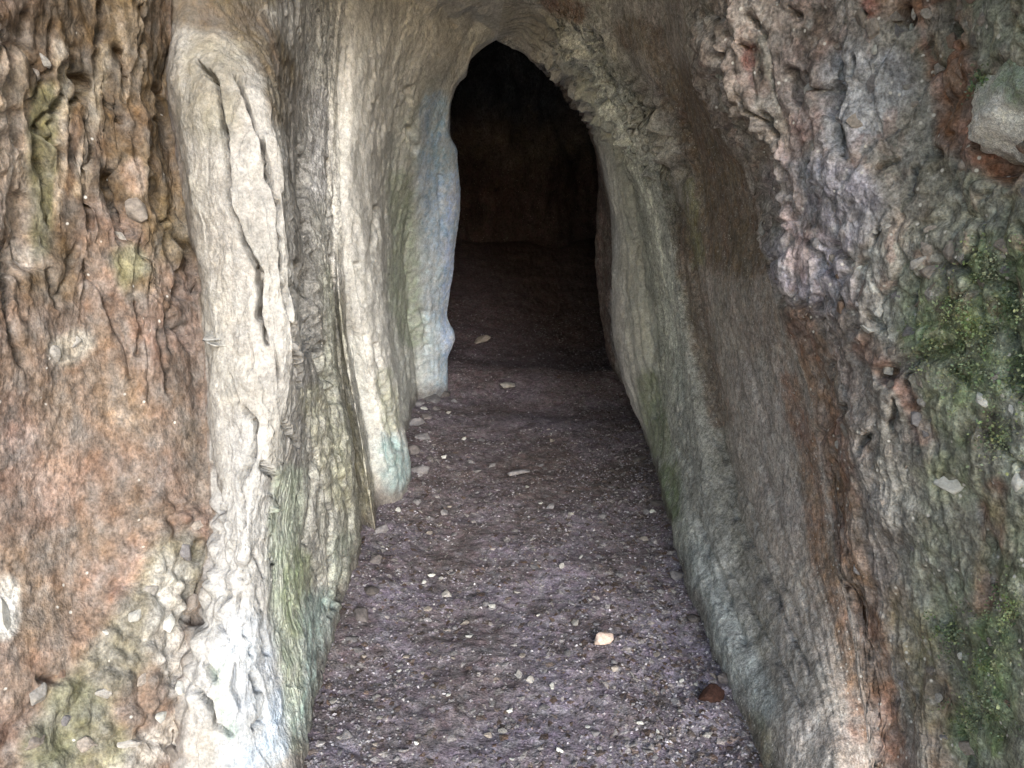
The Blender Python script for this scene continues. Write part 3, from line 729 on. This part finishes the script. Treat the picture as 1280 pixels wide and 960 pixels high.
gm = smooth(-.15, .35, fbm(G, 6, 4, 185)) * smooth(1080, 1200, px) * smooth(240, 380, py) * (np.arange(nc)[None, :] < MR[6]) * .6
tint += gm[..., None] * (np.array((.21, .26, .155)) - tint)
# individual clasts differ in tone
tint *= (1 + .55 * rubm * (id2 - .5) + .45 * rubm * (id1 - .5))[..., None]
redc = rubm * .5 * smooth(.78, .9, id2); tint += redc[..., None] * (np.array((.27, .16, .13)) - tint)
grc = rubm * .5 * (1 - smooth(.1, .2, id1)); tint += grc[..., None] * (np.array((.22, .25, .2)) - tint)
dk = smooth(.1, .5, fbm(G, 18, 3, 168)) * rub_k * .55; tint += dk[..., None] * (np.array((.11, .085, .065)) - tint)
pale = smooth(.28, .5, fbm(G, 30, 3, 166)) * rub_k * .45
tint += pale[..., None] * (np.array((.45, .43, .41)) - tint)
soil = 1 - smooth(.0, .08, G[..., 2] - floor_h(G[..., 0], G[..., 1]) + .10 * fbm(G, 9, 4, 71))  # soil tone with foot shade painted in, as on the left wall
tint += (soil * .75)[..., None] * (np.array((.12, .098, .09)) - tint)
tint = np.clip(tint, .015, .8)
GR, TR, NR_ = G, tint, nrm2
PXR, PYR = px, py
wall_right = structure('cave_wall_right')
wall_right['label'] = 'rubbly and ribbed right wall of the cave passage'
FR = bool(((np.cross(GR[301, 101] - GR[300, 100], GR[300, 101] - GR[300, 100])) * NR_[300, 100]).sum() < 0)
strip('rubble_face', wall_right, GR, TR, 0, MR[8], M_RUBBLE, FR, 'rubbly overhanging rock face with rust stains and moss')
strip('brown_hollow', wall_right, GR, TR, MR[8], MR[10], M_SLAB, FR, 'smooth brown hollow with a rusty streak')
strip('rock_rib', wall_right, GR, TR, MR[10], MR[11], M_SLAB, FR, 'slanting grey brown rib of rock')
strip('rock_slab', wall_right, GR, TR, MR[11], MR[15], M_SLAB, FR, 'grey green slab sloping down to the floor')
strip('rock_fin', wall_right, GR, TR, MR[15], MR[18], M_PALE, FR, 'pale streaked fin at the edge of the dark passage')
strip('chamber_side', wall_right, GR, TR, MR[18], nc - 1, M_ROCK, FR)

# ================================================================== BACK OF THE CHAMBER
n1, n2 = 140, 140
xx, zz = np.meshgrid(np.linspace(-1.9, 1.9, n1), np.linspace(3.6, -.2, n2))
B = np.stack([xx, 9.35 + .25 * xx ** 2 * .3 - .12 * (zz - 1.2), zz], -1)
B[..., 1] -= .25 * (1 - smooth(.2, 1.3, zz)) * (1 + fbm(B * np.array([2.2, 0, 1.2]), 1.0, 3, 209))
f1k, _e = worley(B * np.array([1, .3, .6]), 1.5, 88)
B[..., 1] -= .5 * (.6 - f1k)
B[..., 1] -= .4 * fbm(B * np.array([1.6, 1, .7]), 1.0, 4, 201) + .06 * fbm(B * np.array([5, 1, 2.]), 1.0, 3, 205)
tb = (np.array((.085, .06, .07)) + smooth(1.2, 2.1, zz)[..., None] * np.array((.20, .22, .23))) * (1 + .6 * fbm(B, 3, 4, 207))[..., None]  # dark foot and lifted top paint the chamber's light into the tint
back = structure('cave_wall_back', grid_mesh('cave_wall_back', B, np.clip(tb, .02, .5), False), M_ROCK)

# ================================================================== FLOOR
def axis(lo, hi, step, far, n):
    core = np.arange(lo, hi, step)
    g = np.geomspace(step, far, n)
    return np.concatenate([(lo - np.cumsum(g))[::-1], core, hi + np.cumsum(g)])
ax = axis(-.95, 1.05, .0085, 90, 30)
yn = [1.35]
while yn[-1] < 9.9:
    yn.append(yn[-1] + max(.009, .0042 * yn[-1]))
g = np.geomspace(.02, 90, 34)
ay = np.concatenate([(1.35 - np.cumsum(g))[::-1], yn, yn[-1] + np.cumsum(g)])
X, Y = np.meshgrid(ax, ay)
Z = floor_h(X, Y)
F = np.stack([X, Y, Z], -1)
nearf = smooth(-.2, .9, Y) * (1 - smooth(9, 11, Y))
f1, ed = worley(F + .02 * noise(F * 15, 333)[..., None], 28, 311)
f1s, eds = worley(F, 60, 312)
Z = Z + nearf * (.006 * (.5 - f1) + .004 * (.5 - f1s) + .006 * fbm(F, 26, 3, 315))
F[..., 2] = Z
tf = np.ones(F.shape) * np.array((.165, .13, .14))
mix = smooth(-.3, .4, fbm(F, 3, 4, 321))
tf += mix[..., None] * (np.array((.215, .185, .24)) - tf)
mix = smooth(.1, .5, fbm(F, 22, 3, 325)) * .6
tf += mix[..., None] * (np.array((.36, .34, .39)) - tf)
mix = smooth(.0, .5, fbm(F, 12, 3, 329)) * .6
tf += mix[..., None] * (np.array((.06, .04, .03)) - tf)
band = np.exp(-((Y - 3.7 + .3 * noise(F * 2, 341)) / .55) ** 2) * .6
tf += band[..., None] * (np.array((.11, .078, .068)) - tf)
depth_shade = smooth(3.0, 7.0, Y)  # floor darkened with depth to paint in the fading light
tf += (depth_shade * .85)[..., None] * (np.array((.12, .078, .085)) - tf)
out = 1 - smooth(-2.5, -.5, Y)
tf += out[..., None] * (np.array((.16, .15, .09)) - tf)
floor = structure('cave_floor', grid_mesh('cave_floor', F, np.clip(tf, .01, .6), True), M_SOIL)
if floor.data.polygons[len(floor.data.polygons) // 2].normal.z < 0:
    floor.data.flip_normals()

# hillside (added, out of view) over the cave, so that no light comes through the rock from above
n1, n2 = 70, 60
xx, yy = np.meshgrid(np.linspace(-45, 45, n1), np.concatenate([[-.42, -.1, .6], np.linspace(1.4, 60, n2 - 3)]))
hz = 5.1 + .22 * np.clip(yy, 0, None) - .0025 * xx ** 2
Hh = np.stack([xx, yy, hz], -1)
Hh[..., 2] += .5 * fbm(Hh, .3, 4, 401) * smooth(.5, 4, yy)
block_hill = structure('light_block_hill', grid_mesh('light_block_hill', Hh, np.ones(Hh.shape) * np.array((.10, .12, .05)), False), M_EARTH)

# ================================================================== LOOSE AND EMBEDDED STONES
def stone_mesh(name, seed, sub=2, flat=.65, sharp=.25):
    """a broken, angular stone: bevelled hull of random points"""
    import bmesh
    r = random.Random(seed * 7 + 3)
    bm = bmesh.new()
    for _ in range(14 if sub < 3 else 22):
        v = Vector((r.gauss(0, 1), r.gauss(0, 1), r.gauss(0, 1))).normalized() * r.uniform(.75, 1.1)
        bm.verts.new((v.x * 1.2, v.y, v.z * flat))
    h = bmesh.ops.convex_hull(bm, input=bm.verts)
    bmesh.ops.delete(bm, geom=list({g for g in h['geom_interior'] + h['geom_unused'] if isinstance(g, bmesh.types.BMVert)}), context='VERTS')
    bmesh.ops.bevel(bm, geom=bm.edges[:] + bm.verts[:], offset=.07, segments=1, affect='EDGES', clamp_overlap=True)
    if sub >= 3:
        bmesh.ops.triangulate(bm, faces=bm.faces[:])
        bmesh.ops.subdivide_edges(bm, edges=bm.edges[:], cuts=2 if sub == 3 else 7, use_grid_fill=True)
        bm.verts.ensure_lookup_table()
        V = np.array([v.co[:] for v in bm.verts])
        V += (.10 * fbm(V + seed, 1.5, 4, seed))[:, None] * V
        for v, q in zip(bm.verts, V):
            v.co = q
    bmesh.ops.recalc_face_normals(bm, faces=bm.faces[:])
    me = bpy.data.meshes.new(name)
    bm.to_mesh(me); bm.free()
    me.polygons.foreach_set('use_smooth', [sub >= 3] * len(me.polygons))
    return me

MS = {
 'dull': stone_material('dull_dark_stone', (.15, .135, .135)),
 'pale': stone_material('pale_pebble', (.42, .40, .38)),
 'grey': stone_material('grey_pebble', (.23, .22, .23)),
 'pink': stone_material('pinkish_stone', (.72, .57, .50), var=.18, rnd=(1, 1)),
 'red': stone_material('dark_red_stone', (.055, .026, .02), rnd=(1, 1)),
 'white': stone_material('white_stone', (.66, .66, .63), var=.2),
 'tan': stone_material('tan_stone', (.34, .30, .27)),
 'rust': stone_material('rusty_stone', (.24, .17, .135)),
}
def variants(name, n, mat, sub=2, **k):
    out = []
    for i in range(n):
        me = stone_mesh(name, i * 13 + len(name), sub, **k)
        me.materials.append(MS[mat]); out.append(me)
    return out

def surf_floor(x, y):
    i = int(np.clip(np.searchsorted(ay, y), 0, len(ay) - 1)); j = int(np.clip(np.searchsorted(ax, x), 0, len(ax) - 1))
    return float(Z[i, j])
def floor_at(px_, py_):
    z = 0.0
    for _ in range(8):
        v = (480 - py_) / FPX
        k = (CAM_H - z) / (ST - CT * v)
        x, y = (px_ - 640) / FPX * k, (CT + ST * v) * k
        z = surf_floor(x, y)
    return x, y, z

def put_stone(name, me, x, y, size, sink=.25, parent=None):
    o = new_object(name, me, None, parent)
    o.location = (x, y, surf_floor(x, y) + size * .35 * (1 - sink))
    o.rotation_euler = (random.uniform(-.3, .3), random.uniform(-.3, .3), random.uniform(0, 6.28))
    s = size / 2
    o.scale = (s, s * random.uniform(.7, 1), s)
    return o

x, y, z = floor_at(755, 806)
o = put_stone('stone', stone_mesh('pinkish_stone', 5, 3, .6), x, y, .085); o.data.materials.append(MS['pink'])
o['label'] = 'pinkish white angular stone lying alone on the dirt floor'; o['category'] = 'stone'
x, y, z = floor_at(889, 872)
o = put_stone('stone', stone_mesh('dark_red_stone', 9, 3, .7), x, y, .075, sink=.6); o.data.materials.append(MS['red'])
o['label'] = 'dark reddish brown stone at the foot of the right wall'; o['category'] = 'stone'
x, y, z = floor_at(648, 598)
o = put_stone('stone', stone_mesh('flat_stone', 21, 3, .35), x, y, .11); o.data.materials.append(MS['grey'])
o['label'] = 'flat grey stone half buried in the floor soil'; o['category'] = 'stone'
x, y, z = floor_at(634, 480)
o = put_stone('stone', stone_mesh('sill_stone', 23, 3, .4), x, y, .13); o.data.materials.append(MS['pale'])
o['label'] = 'pale flat stone on the low earth sill inside the passage'; o['category'] = 'stone'
x, y, z = floor_at(605, 426)
o = put_stone('stone', stone_mesh('deep_stone', 27, 3, .35), x, y, .17); o.data.materials.append(MS['tan'])
o['label'] = 'dim flat stone lying furthest inside, beyond the earth sill'; o['category'] = 'stone'

for px_, py_, sz in [(522, 506, .10), (540, 500, .12), (556, 494, .09), (518, 530, .13), (533, 522, .08), (515, 562, .12), (528, 548, .09), (524, 588, .10), (545, 512, .07), (538, 575, .07),
                     (478, 662, .07), (470, 700, .06), (462, 740, .06), (452, 770, .07), (440, 800, .05), (800, 575, .08), (822, 628, .07), (848, 720, .06), (866, 775, .06), (905, 850, .06)]:
    x, y, z = floor_at(px_, py_)
    o = put_stone('stone', stone_mesh('corner_stone', int(px_ + py_), 3, .6), x, y, sz, sink=.9); o.data.materials.append(MS['dull' if (px_ + py_) % 4 else 'grey'])
    left = px_ < 640
    o['label'] = 'grey stone in the heap under the bluish panel of the left wall' if left and py_ < 600 else 'grey stone bedded at the foot of the green slab' if left else 'grey stone bedded at the foot of the right wall'
    o['category'] = 'stone'; o['group'] = 'stones heaped under the bluish panel' if left and py_ < 600 else 'stones at the foot of the green slab' if left else 'stones at the foot of the right wall'
PEB = {k: variants('pebble_' + k, 5, k, 2, flat=.55) for k in ('white', 'pale', 'grey', 'tan')}
white_spots = [(659, 610), (676, 630), (586, 797), (672, 770), (638, 890), (499, 840), (725, 698), (540, 722), (530, 729), (615, 760), (735, 910), (880, 632), (555, 573),
               (498, 958 - 320 + 2), (520, 930), (560, 870), (690, 800 + 60), (555, 495), (530, 512), (580, 550), (815, 640), (870, 857), (852, 852), (800, 905), (822, 915), (640, 950), (700, 940)]
for px_, py_ in white_spots:
    x, y, z = floor_at(px_, py_)
    if not -.56 < x < .66: continue
    d = math.hypot(y, CAM_H)
    o = put_stone('pebble', random.choice(PEB['white']), x, y, d * random.uniform(6, 10) / FPX)
    o['label'] = 'small bright white pebble on the dark soil floor'; o['category'] = 'pebble'; o['group'] = 'white pebbles on the floor'
for i in range(150):
    py_ = 480 + 480 * random.random() ** .8
    px_ = random.uniform(400, 950)
    x, y, z = floor_at(px_, py_)
    if not -.52 < x < .62: continue
    if y > 3.4 and x > .1 and random.random() < .7: continue
    d = math.hypot(y, CAM_H)
    kind = random.choice(['pale', 'grey', 'grey', 'tan'])
    o = put_stone('pebble', random.choice(PEB[kind]), x, y, d * random.uniform(7, 15) / FPX, sink=.7)
    o['label'] = {'pale': 'pale grey pebble bedded in the trodden soil', 'grey': 'dull grey pebble bedded in the trodden soil', 'tan': 'tan pebble bedded in the trodden soil'}[kind]
    o['category'] = 'pebble'; o['group'] = {'pale': 'pale grey pebbles in the soil', 'grey': 'dull grey pebbles in the soil', 'tan': 'tan pebbles in the soil'}[kind]

# gravel and leaf crumbs: nobody could count them
def scatter_mesh(name, n, size_fn, mat, kind, flat, xr, yr, dens=None):
    base_v = np.array([(1, 0, 0), (-1, 0, 0), (0, 1, 0), (0, -1, 0), (0, 0, 1), (0, 0, -1)], float)
    tri = np.array([(0, 2, 4), (2, 1, 4), (1, 3, 4), (3, 0, 4), (2, 0, 5), (1, 2, 5), (3, 1, 5), (0, 3, 5)])
    r = RNG
    y = yr[0] + (yr[1] - yr[0]) * r.random(n) ** 1.6
    x = r.uniform(xr[0], xr[1], n)
    if dens is not None:
        keep = r.random(n) < dens(x, y)
        x, y = x[keep], y[keep]; n = len(x)
    i = np.clip(np.searchsorted(ay, y), 0, len(ay) - 1); j = np.clip(np.searchsorted(ax, x), 0, len(ax) - 1)
    z = Z[i, j]
    s = size_fn(r, n)
    V = base_v[None] * s[:, None, None] * r.uniform(.55, 1.25, (n, 6, 1))
    V[..., 2] *= flat
    a = r.uniform(0, 6.283, n); t1 = r.normal(0, .35, n)
    ca, sa = np.cos(a)[:, None], np.sin(a)[:, None]
    vx = V[..., 0] * ca - V[..., 1] * sa; vy = V[..., 0] * sa + V[..., 1] * ca
    vz = V[..., 2] + vx * np.tan(np.clip(t1, -.7, .7))[:, None]
    V = np.stack([vx + x[:, None], vy + y[:, None], vz + z[:, None] + (s * flat * .3)[:, None]], -1).reshape(-1, 3)
    T = (tri[None] + 6 * np.arange(n)[:, None, None]).reshape(-1, 3)
    pal = np.array(kind)
    c = pal[r.integers(0, len(pal), n)] * r.uniform(.7, 1.25, (n, 1))
    me = make_mesh(name, V, T.ravel(), np.arange(len(T)) * 3, np.repeat(c, 6, 0), False)
    me.materials.append(mat)
    o = bpy.data.objects.new(name, me); COL.objects.link(o)
    o['kind'] = 'stuff'
    return o
dn = lambda x, y: np.clip(.35 + .25 * smooth(-.1, .4, x) + .6 * noise(np.stack([x * 3, y * 3, 0 * x], -1), 5) + .5 * smooth(.1, .6, np.abs(x - .05)), .05, 1) * (1 - .6 * smooth(3.2, 5, y))
o = scatter_mesh('gravel', 42000, lambda r, n: .003 + .0055 * r.random(n) ** 2, M_SOIL,
                 [(.25, .225, .26), (.22, .195, .23), (.16, .13, .14), (.36, .34, .37), (.10, .08, .08), (.2, .175, .21), (.14, .11, .11)], .6, (-.75, .85), (1.4, 7.2), dn)
o['label'] = 'fine grey gravel strewn over the trodden soil floor'; o['category'] = 'gravel'
o = scatter_mesh('leaf_crumbs', 12000, lambda r, n: .006 + .014 * r.random(n) ** 2, M_SOIL,
                 [(.14, .095, .075), (.2, .15, .13), (.1, .07, .06), (.38, .34, .33), (.3, .27, .27)], .10, (-.75, .85), (1.4, 7.5), dn)
o['label'] = 'brown leaf crumbs and bark scraps littering the floor'; o['category'] = 'leaf litter'

# embedded stones in the rubbly face
from collections import defaultdict
cN = MR[8]
vis = np.argwhere((PXR[:, :cN] > 880) & (PXR[:, :cN] < 1290) & (PYR[:, :cN] > -10) & (PYR[:, :cN] < 965))
def wall_point(px_, py_, PX, PY, GG, NN, c0, c1):
    d = np.hypot(PX[:, c0:c1] - px_, PY[:, c0:c1] - py_)
    i, j = np.unravel_index(np.argmin(d), d.shape)
    return GG[i, j + c0], NN[i, j + c0]
EMB = {k: variants('rock_' + k, 6, k, 2, flat=.75) for k in ('white', 'pale', 'grey', 'tan', 'rust')}
def embed(px_, py_, size_px, kind, side='R', c0=0, c1=None, deep=.5, label=None, hi=None):
    if side == 'R':
        p, n = wall_point(px_, py_, PXR, PYR, GR, NR_, c0, c1 or MR[8]); root = wall_right
    else:
        p, n = wall_point(px_, py_, PXL, PYL, GL, NL, c0, c1 or ML[7]); root = wall_left
    d = math.sqrt(p[0] ** 2 + p[1] ** 2 + (p[2] - CAM_H) ** 2)
    s = size_px * d / FPX / 2
    o = new_object('rock', hi if hi is not None else random.choice(EMB[kind]), None, root)
    q = Vector(n).to_track_quat('Z', 'Y')
    o.rotation_mode = 'QUATERNION'
    from mathutils import Quaternion
    o.rotation_quaternion = q @ Quaternion((0, 0, 1), random.uniform(0, 6.28)) @ Quaternion((1, 0, 0), random.uniform(-.4, .4))
    o.scale = (s, s * random.uniform(.65, 1), s)
    o.location = Vector(p) + Vector(n) * s * (.3 - deep)
    if label:
        o['label'] = label
    return o
def hi_stone(seed, kind, flat=.75):
    me = stone_mesh('rock_' + kind, seed, 3, flat); me.materials.append(MS[kind]); return me
embed(1187, 604, 36, 'white', hi=hi_stone(31, 'white'), label='round white stone standing out of the rubbly face')
for p in [(1226, 500, 24, 'white'), (1268, 511, 20, 'white'), (1272, 605, 22, 'white'), (1076, 334, 22, 'white'), (1101, 389, 20, 'white'), (1083, 412, 16, 'white'),
          (1116, 440, 24, 'tan'), (1108, 460, 20, 'pale'), (1168, 340, 40, 'tan'), (1185, 318, 30, 'tan'), (1150, 330, 24, 'pale'), (1138, 36, 14, 'white'), (1092, 36, 24, 'tan'),
          (1095, 62, 14, 'white'), (1078, 24, 22, 'tan'), (1116, 22, 20, 'tan'), (1160, 18, 14, 'tan'), (1188, 56, 22, 'rust'), (1172, 90, 20, 'tan'), (1135, 106, 16, 'pale'),
          (1144, 130, 16, 'tan'), (1202, 6, 22, 'tan'), (1200, 822, 12, 'white'), (1172, 874, 14, 'pale'), (1163, 838, 16, 'tan'), (1212, 935, 28, 'tan'), (1236, 802, 16, 'tan'),
          (892, 130, 20, 'pale'), (884, 66, 22, 'pale'), (950, 188, 22, 'white'), (952, 283, 18, 'pale'), (900, 90, 22, 'tan'), (965, 230, 18, 'tan'),
          (1240, 555, 16, 'tan'), (1120, 565, 12, 'pale'), (1255, 310, 24, 'tan'), (1230, 345, 26, 'tan'), (1030, 95, 20, 'pale'), (1070, 150, 22, 'tan'), (1245, 470, 16, 'pale')]:
    embed(*p)
for i in range(110):
    a, b = vis[random.randrange(len(vis))]
    xx_, yy_ = PXR[a, b], PYR[a, b]
    if yy_ > 560 and random.random() < .65: continue
    kind = random.choice(['tan', 'tan', 'pale', 'grey', 'grey', 'rust'])
    if 1150 < xx_ < 1240 and yy_ < 210: kind = random.choice(['rust', 'rust', 'tan'])
    embed(xx_, yy_, random.uniform(9, 24), kind, deep=random.uniform(.55, .85))
# stones in the left face
embed(174, 262, 34, 'tan', 'L', 0, ML[6], hi=hi_stone(41, 'tan'), label='rounded tan stone sitting in a dark nook')
for p in [(70, 440, 20, 'pale'), (95, 428, 16, 'pale'), (238, 755, 26, 'tan'), (212, 775, 22, 'white'), (168, 770, 18, 'white'), (232, 690, 24, 'grey'), (190, 735, 20, 'pale'),
          (135, 790, 12, 'white'), (250, 655, 18, 'tan'), (48, 870, 22, 'pale'), (40, 930, 24, 'tan'), (75, 845, 18, 'rust'), (180, 850, 16, 'tan'), (160, 925, 28, 'pale'),
          (200, 900, 20, 'white'), (225, 860, 24, 'white'), (130, 865, 16, 'pale'), (110, 930, 20, 'tan'), (85, 900, 16, 'grey'), (215, 945, 24, 'tan'), (5, 765, 40, 'white'),
          (150, 300, 18, 'pale'), (45, 95, 16, 'tan'), (60, 75, 16, 'pale')]:
    embed(*p, 'L', 0, ML[6] + 4)

# boulder wedged at the upper right, off the edge of the frame
p, n = wall_point(1272, 130, PXR, PYR, GR, NR_, 0, MR[8])
_bm = bmesh.new()
bmesh.ops.create_icosphere(_bm, subdivisions=6, radius=1)
_pl = [(Vector(a).normalized(), d) for a, d in (((-.6, -.5, -.75), .42), ((-.75, -.2, .6), .45), ((-.2, -.9, .3), .5), ((-.1, -.7, -.7), .5), ((.5, -.8, .1), .6), ((-1, .3, -.1), .62), ((0, 0, 1), .75), ((0, 0, -1), .7))]
for v in _bm.verts:
    for n_, d_ in _pl:
        k_ = v.co.dot(n_)
        if k_ > d_:
            v.co -= n_ * (k_ - d_)
bme = bpy.data.meshes.new('boulder'); _bm.to_mesh(bme); _bm.free()
V = np.array([v.co for v in bme.vertices])
V += (.30 * fbm(V, 1.8, 5, 501) + .05 * fbm(V, 9, 3, 505))[:, None] * V
bme.vertices.foreach_set('co', V.astype(np.float32).ravel())
tb = np.ones((len(V), 3)) * np.array((.62, .60, .55)) * (1 + .4 * fbm(V, 4, 3, 507))[:, None]
mm = smooth(-.15, .15, V[:, 2] * .6 - V[:, 0] * .2 + .35 * fbm(V, 3, 3, 509))
tb += (mm * .8)[:, None] * (np.array((.20, .27, .17)) - tb)
a = bme.attributes.new('tint', 'FLOAT_COLOR', 'POINT')
a.data.foreach_set('color', np.concatenate([np.clip(tb, .02, .8), np.ones((len(V), 1))], 1).astype(np.float32).ravel())
bme.polygons.foreach_set('use_smooth', [True] * len(bme.polygons))
bl = new_object('boulder', bme, M_RUBBLE)
bl.location = (.875, 1.315, 1.585)
bl.scale = (.17, .17, .15)
bl.rotation_euler = (.25, .3, .15)
bl['label'] = 'pale boulder with a mossy edge wedged beside the rust red seam'
bl['category'] = 'boulder'

# moss and small leaves on the rubbly face
def moss(name, spots, n, label):
    r = random.Random(len(name) + n)
    Vv, T, C = [], [], []
    for k in range(n):
        cx, cy, rad = r.choice(spots)
        a, q = r.uniform(0, 6.283), abs(r.gauss(0, .6)) * rad
        d = np.hypot(PXR[::2, :cN:2] - cx - q * math.cos(a), PYR[::2, :cN:2] - cy - q * math.sin(a))
        i, j = np.unravel_index(np.argmin(d), d.shape)
        p = Vector(GR[::2, :cN:2][i, j]); nn = Vector(NR_[::2, :cN:2][i, j])
        for _ in range(14):
            t = Vector((r.gauss(0, 1), r.gauss(0, 1), r.gauss(0, 1)))
            dirv = (nn * 1.1 + t * .8).normalized()
            side = dirv.cross(Vector((r.gauss(0, 1), r.gauss(0, 1), r.gauss(0, 1)))).normalized()
            L_ = r.uniform(.003, .008); w = L_ * r.uniform(.25, .5)
            o_ = p + Vector((r.gauss(0, .009), r.gauss(0, .009), r.gauss(0, .009)))
            b = len(Vv)
            Vv += [o_, o_ + dirv * L_ * .5 + side * w, o_ + dirv * L_, o_ + dirv * L_ * .5 - side * w]
            T.append((b, b + 1, b + 2, b + 3))
            g = r.uniform(.85, 1.35)
            hue = r.random()
            C += [((.11 + .06 * hue) * g, (.17 + .02 * hue) * g, .085 * g)] * 4
    me = make_mesh(name, np.array([tuple(v) for v in Vv]), np.array(T).ravel(), np.arange(len(T)) * 4, np.array(C), False)
    me.materials.append(M_MOSS)
    o = bpy.data.objects.new(name, me); COL.objects.link(o)
    o['kind'] = 'stuff'; o['label'] = label; o['category'] = 'moss'
    return o
moss('moss', [(1200, 385, 40), (1225, 420, 65), (1260, 390, 50), (1210, 465, 45), (1265, 470, 50), (1170, 430, 40), (1240, 330, 40), (1250, 550, 30)], 420, 'bright green moss on the rubbly face above the white stones')
moss('moss', [(1240, 820, 40), (1235, 870, 45), (1215, 900, 35), (1260, 760, 30), (1190, 790, 30)], 190, 'dark green moss patch low on the rubbly face')
moss('moss', [(1232, 100, 16), (1238, 125, 20), (1240, 150, 18)], 70, 'yellow green moss tuft in front of the boulder')

# dry twig caught in the moss
import bmesh
a0 = wall_point(1150, 382, PXR, PYR, GR, NR_, 0, MR[8]); a1 = wall_point(1181, 356, PXR, PYR, GR, NR_, 0, MR[8])
P0 = Vector(a0[0]) + Vector(a0[1]) * .012; P1 = Vector(a1[0]) + Vector(a1[1]) * .018
bm = bmesh.new()
prev = None
ax_ = (P1 - P0).normalized(); s1 = ax_.orthogonal().normalized(); s2 = ax_.cross(s1)
for k in range(7):
    t = k / 6; c = P0.lerp(P1, t) + s1 * .003 * math.sin(t * 5); r_ = .0028 * (1 - .5 * t)
    ring = [bm.verts.new(c + (s1 * math.cos(i * 1.047) + s2 * math.sin(i * 1.047)) * r_) for i in range(6)]
    if prev:
        for i in range(6):
            bm.faces.new((prev[i], prev[(i + 1) % 6], ring[(i + 1) % 6], ring[i]))
    prev = ring
me = bpy.data.meshes.new('twig'); bm.to_mesh(me); bm.free()
me.materials.append(MS['tan'])
tw = new_object('twig', me, None)
tw['label'] = 'short dry straw coloured twig caught in the moss'; tw['category'] = 'twig'
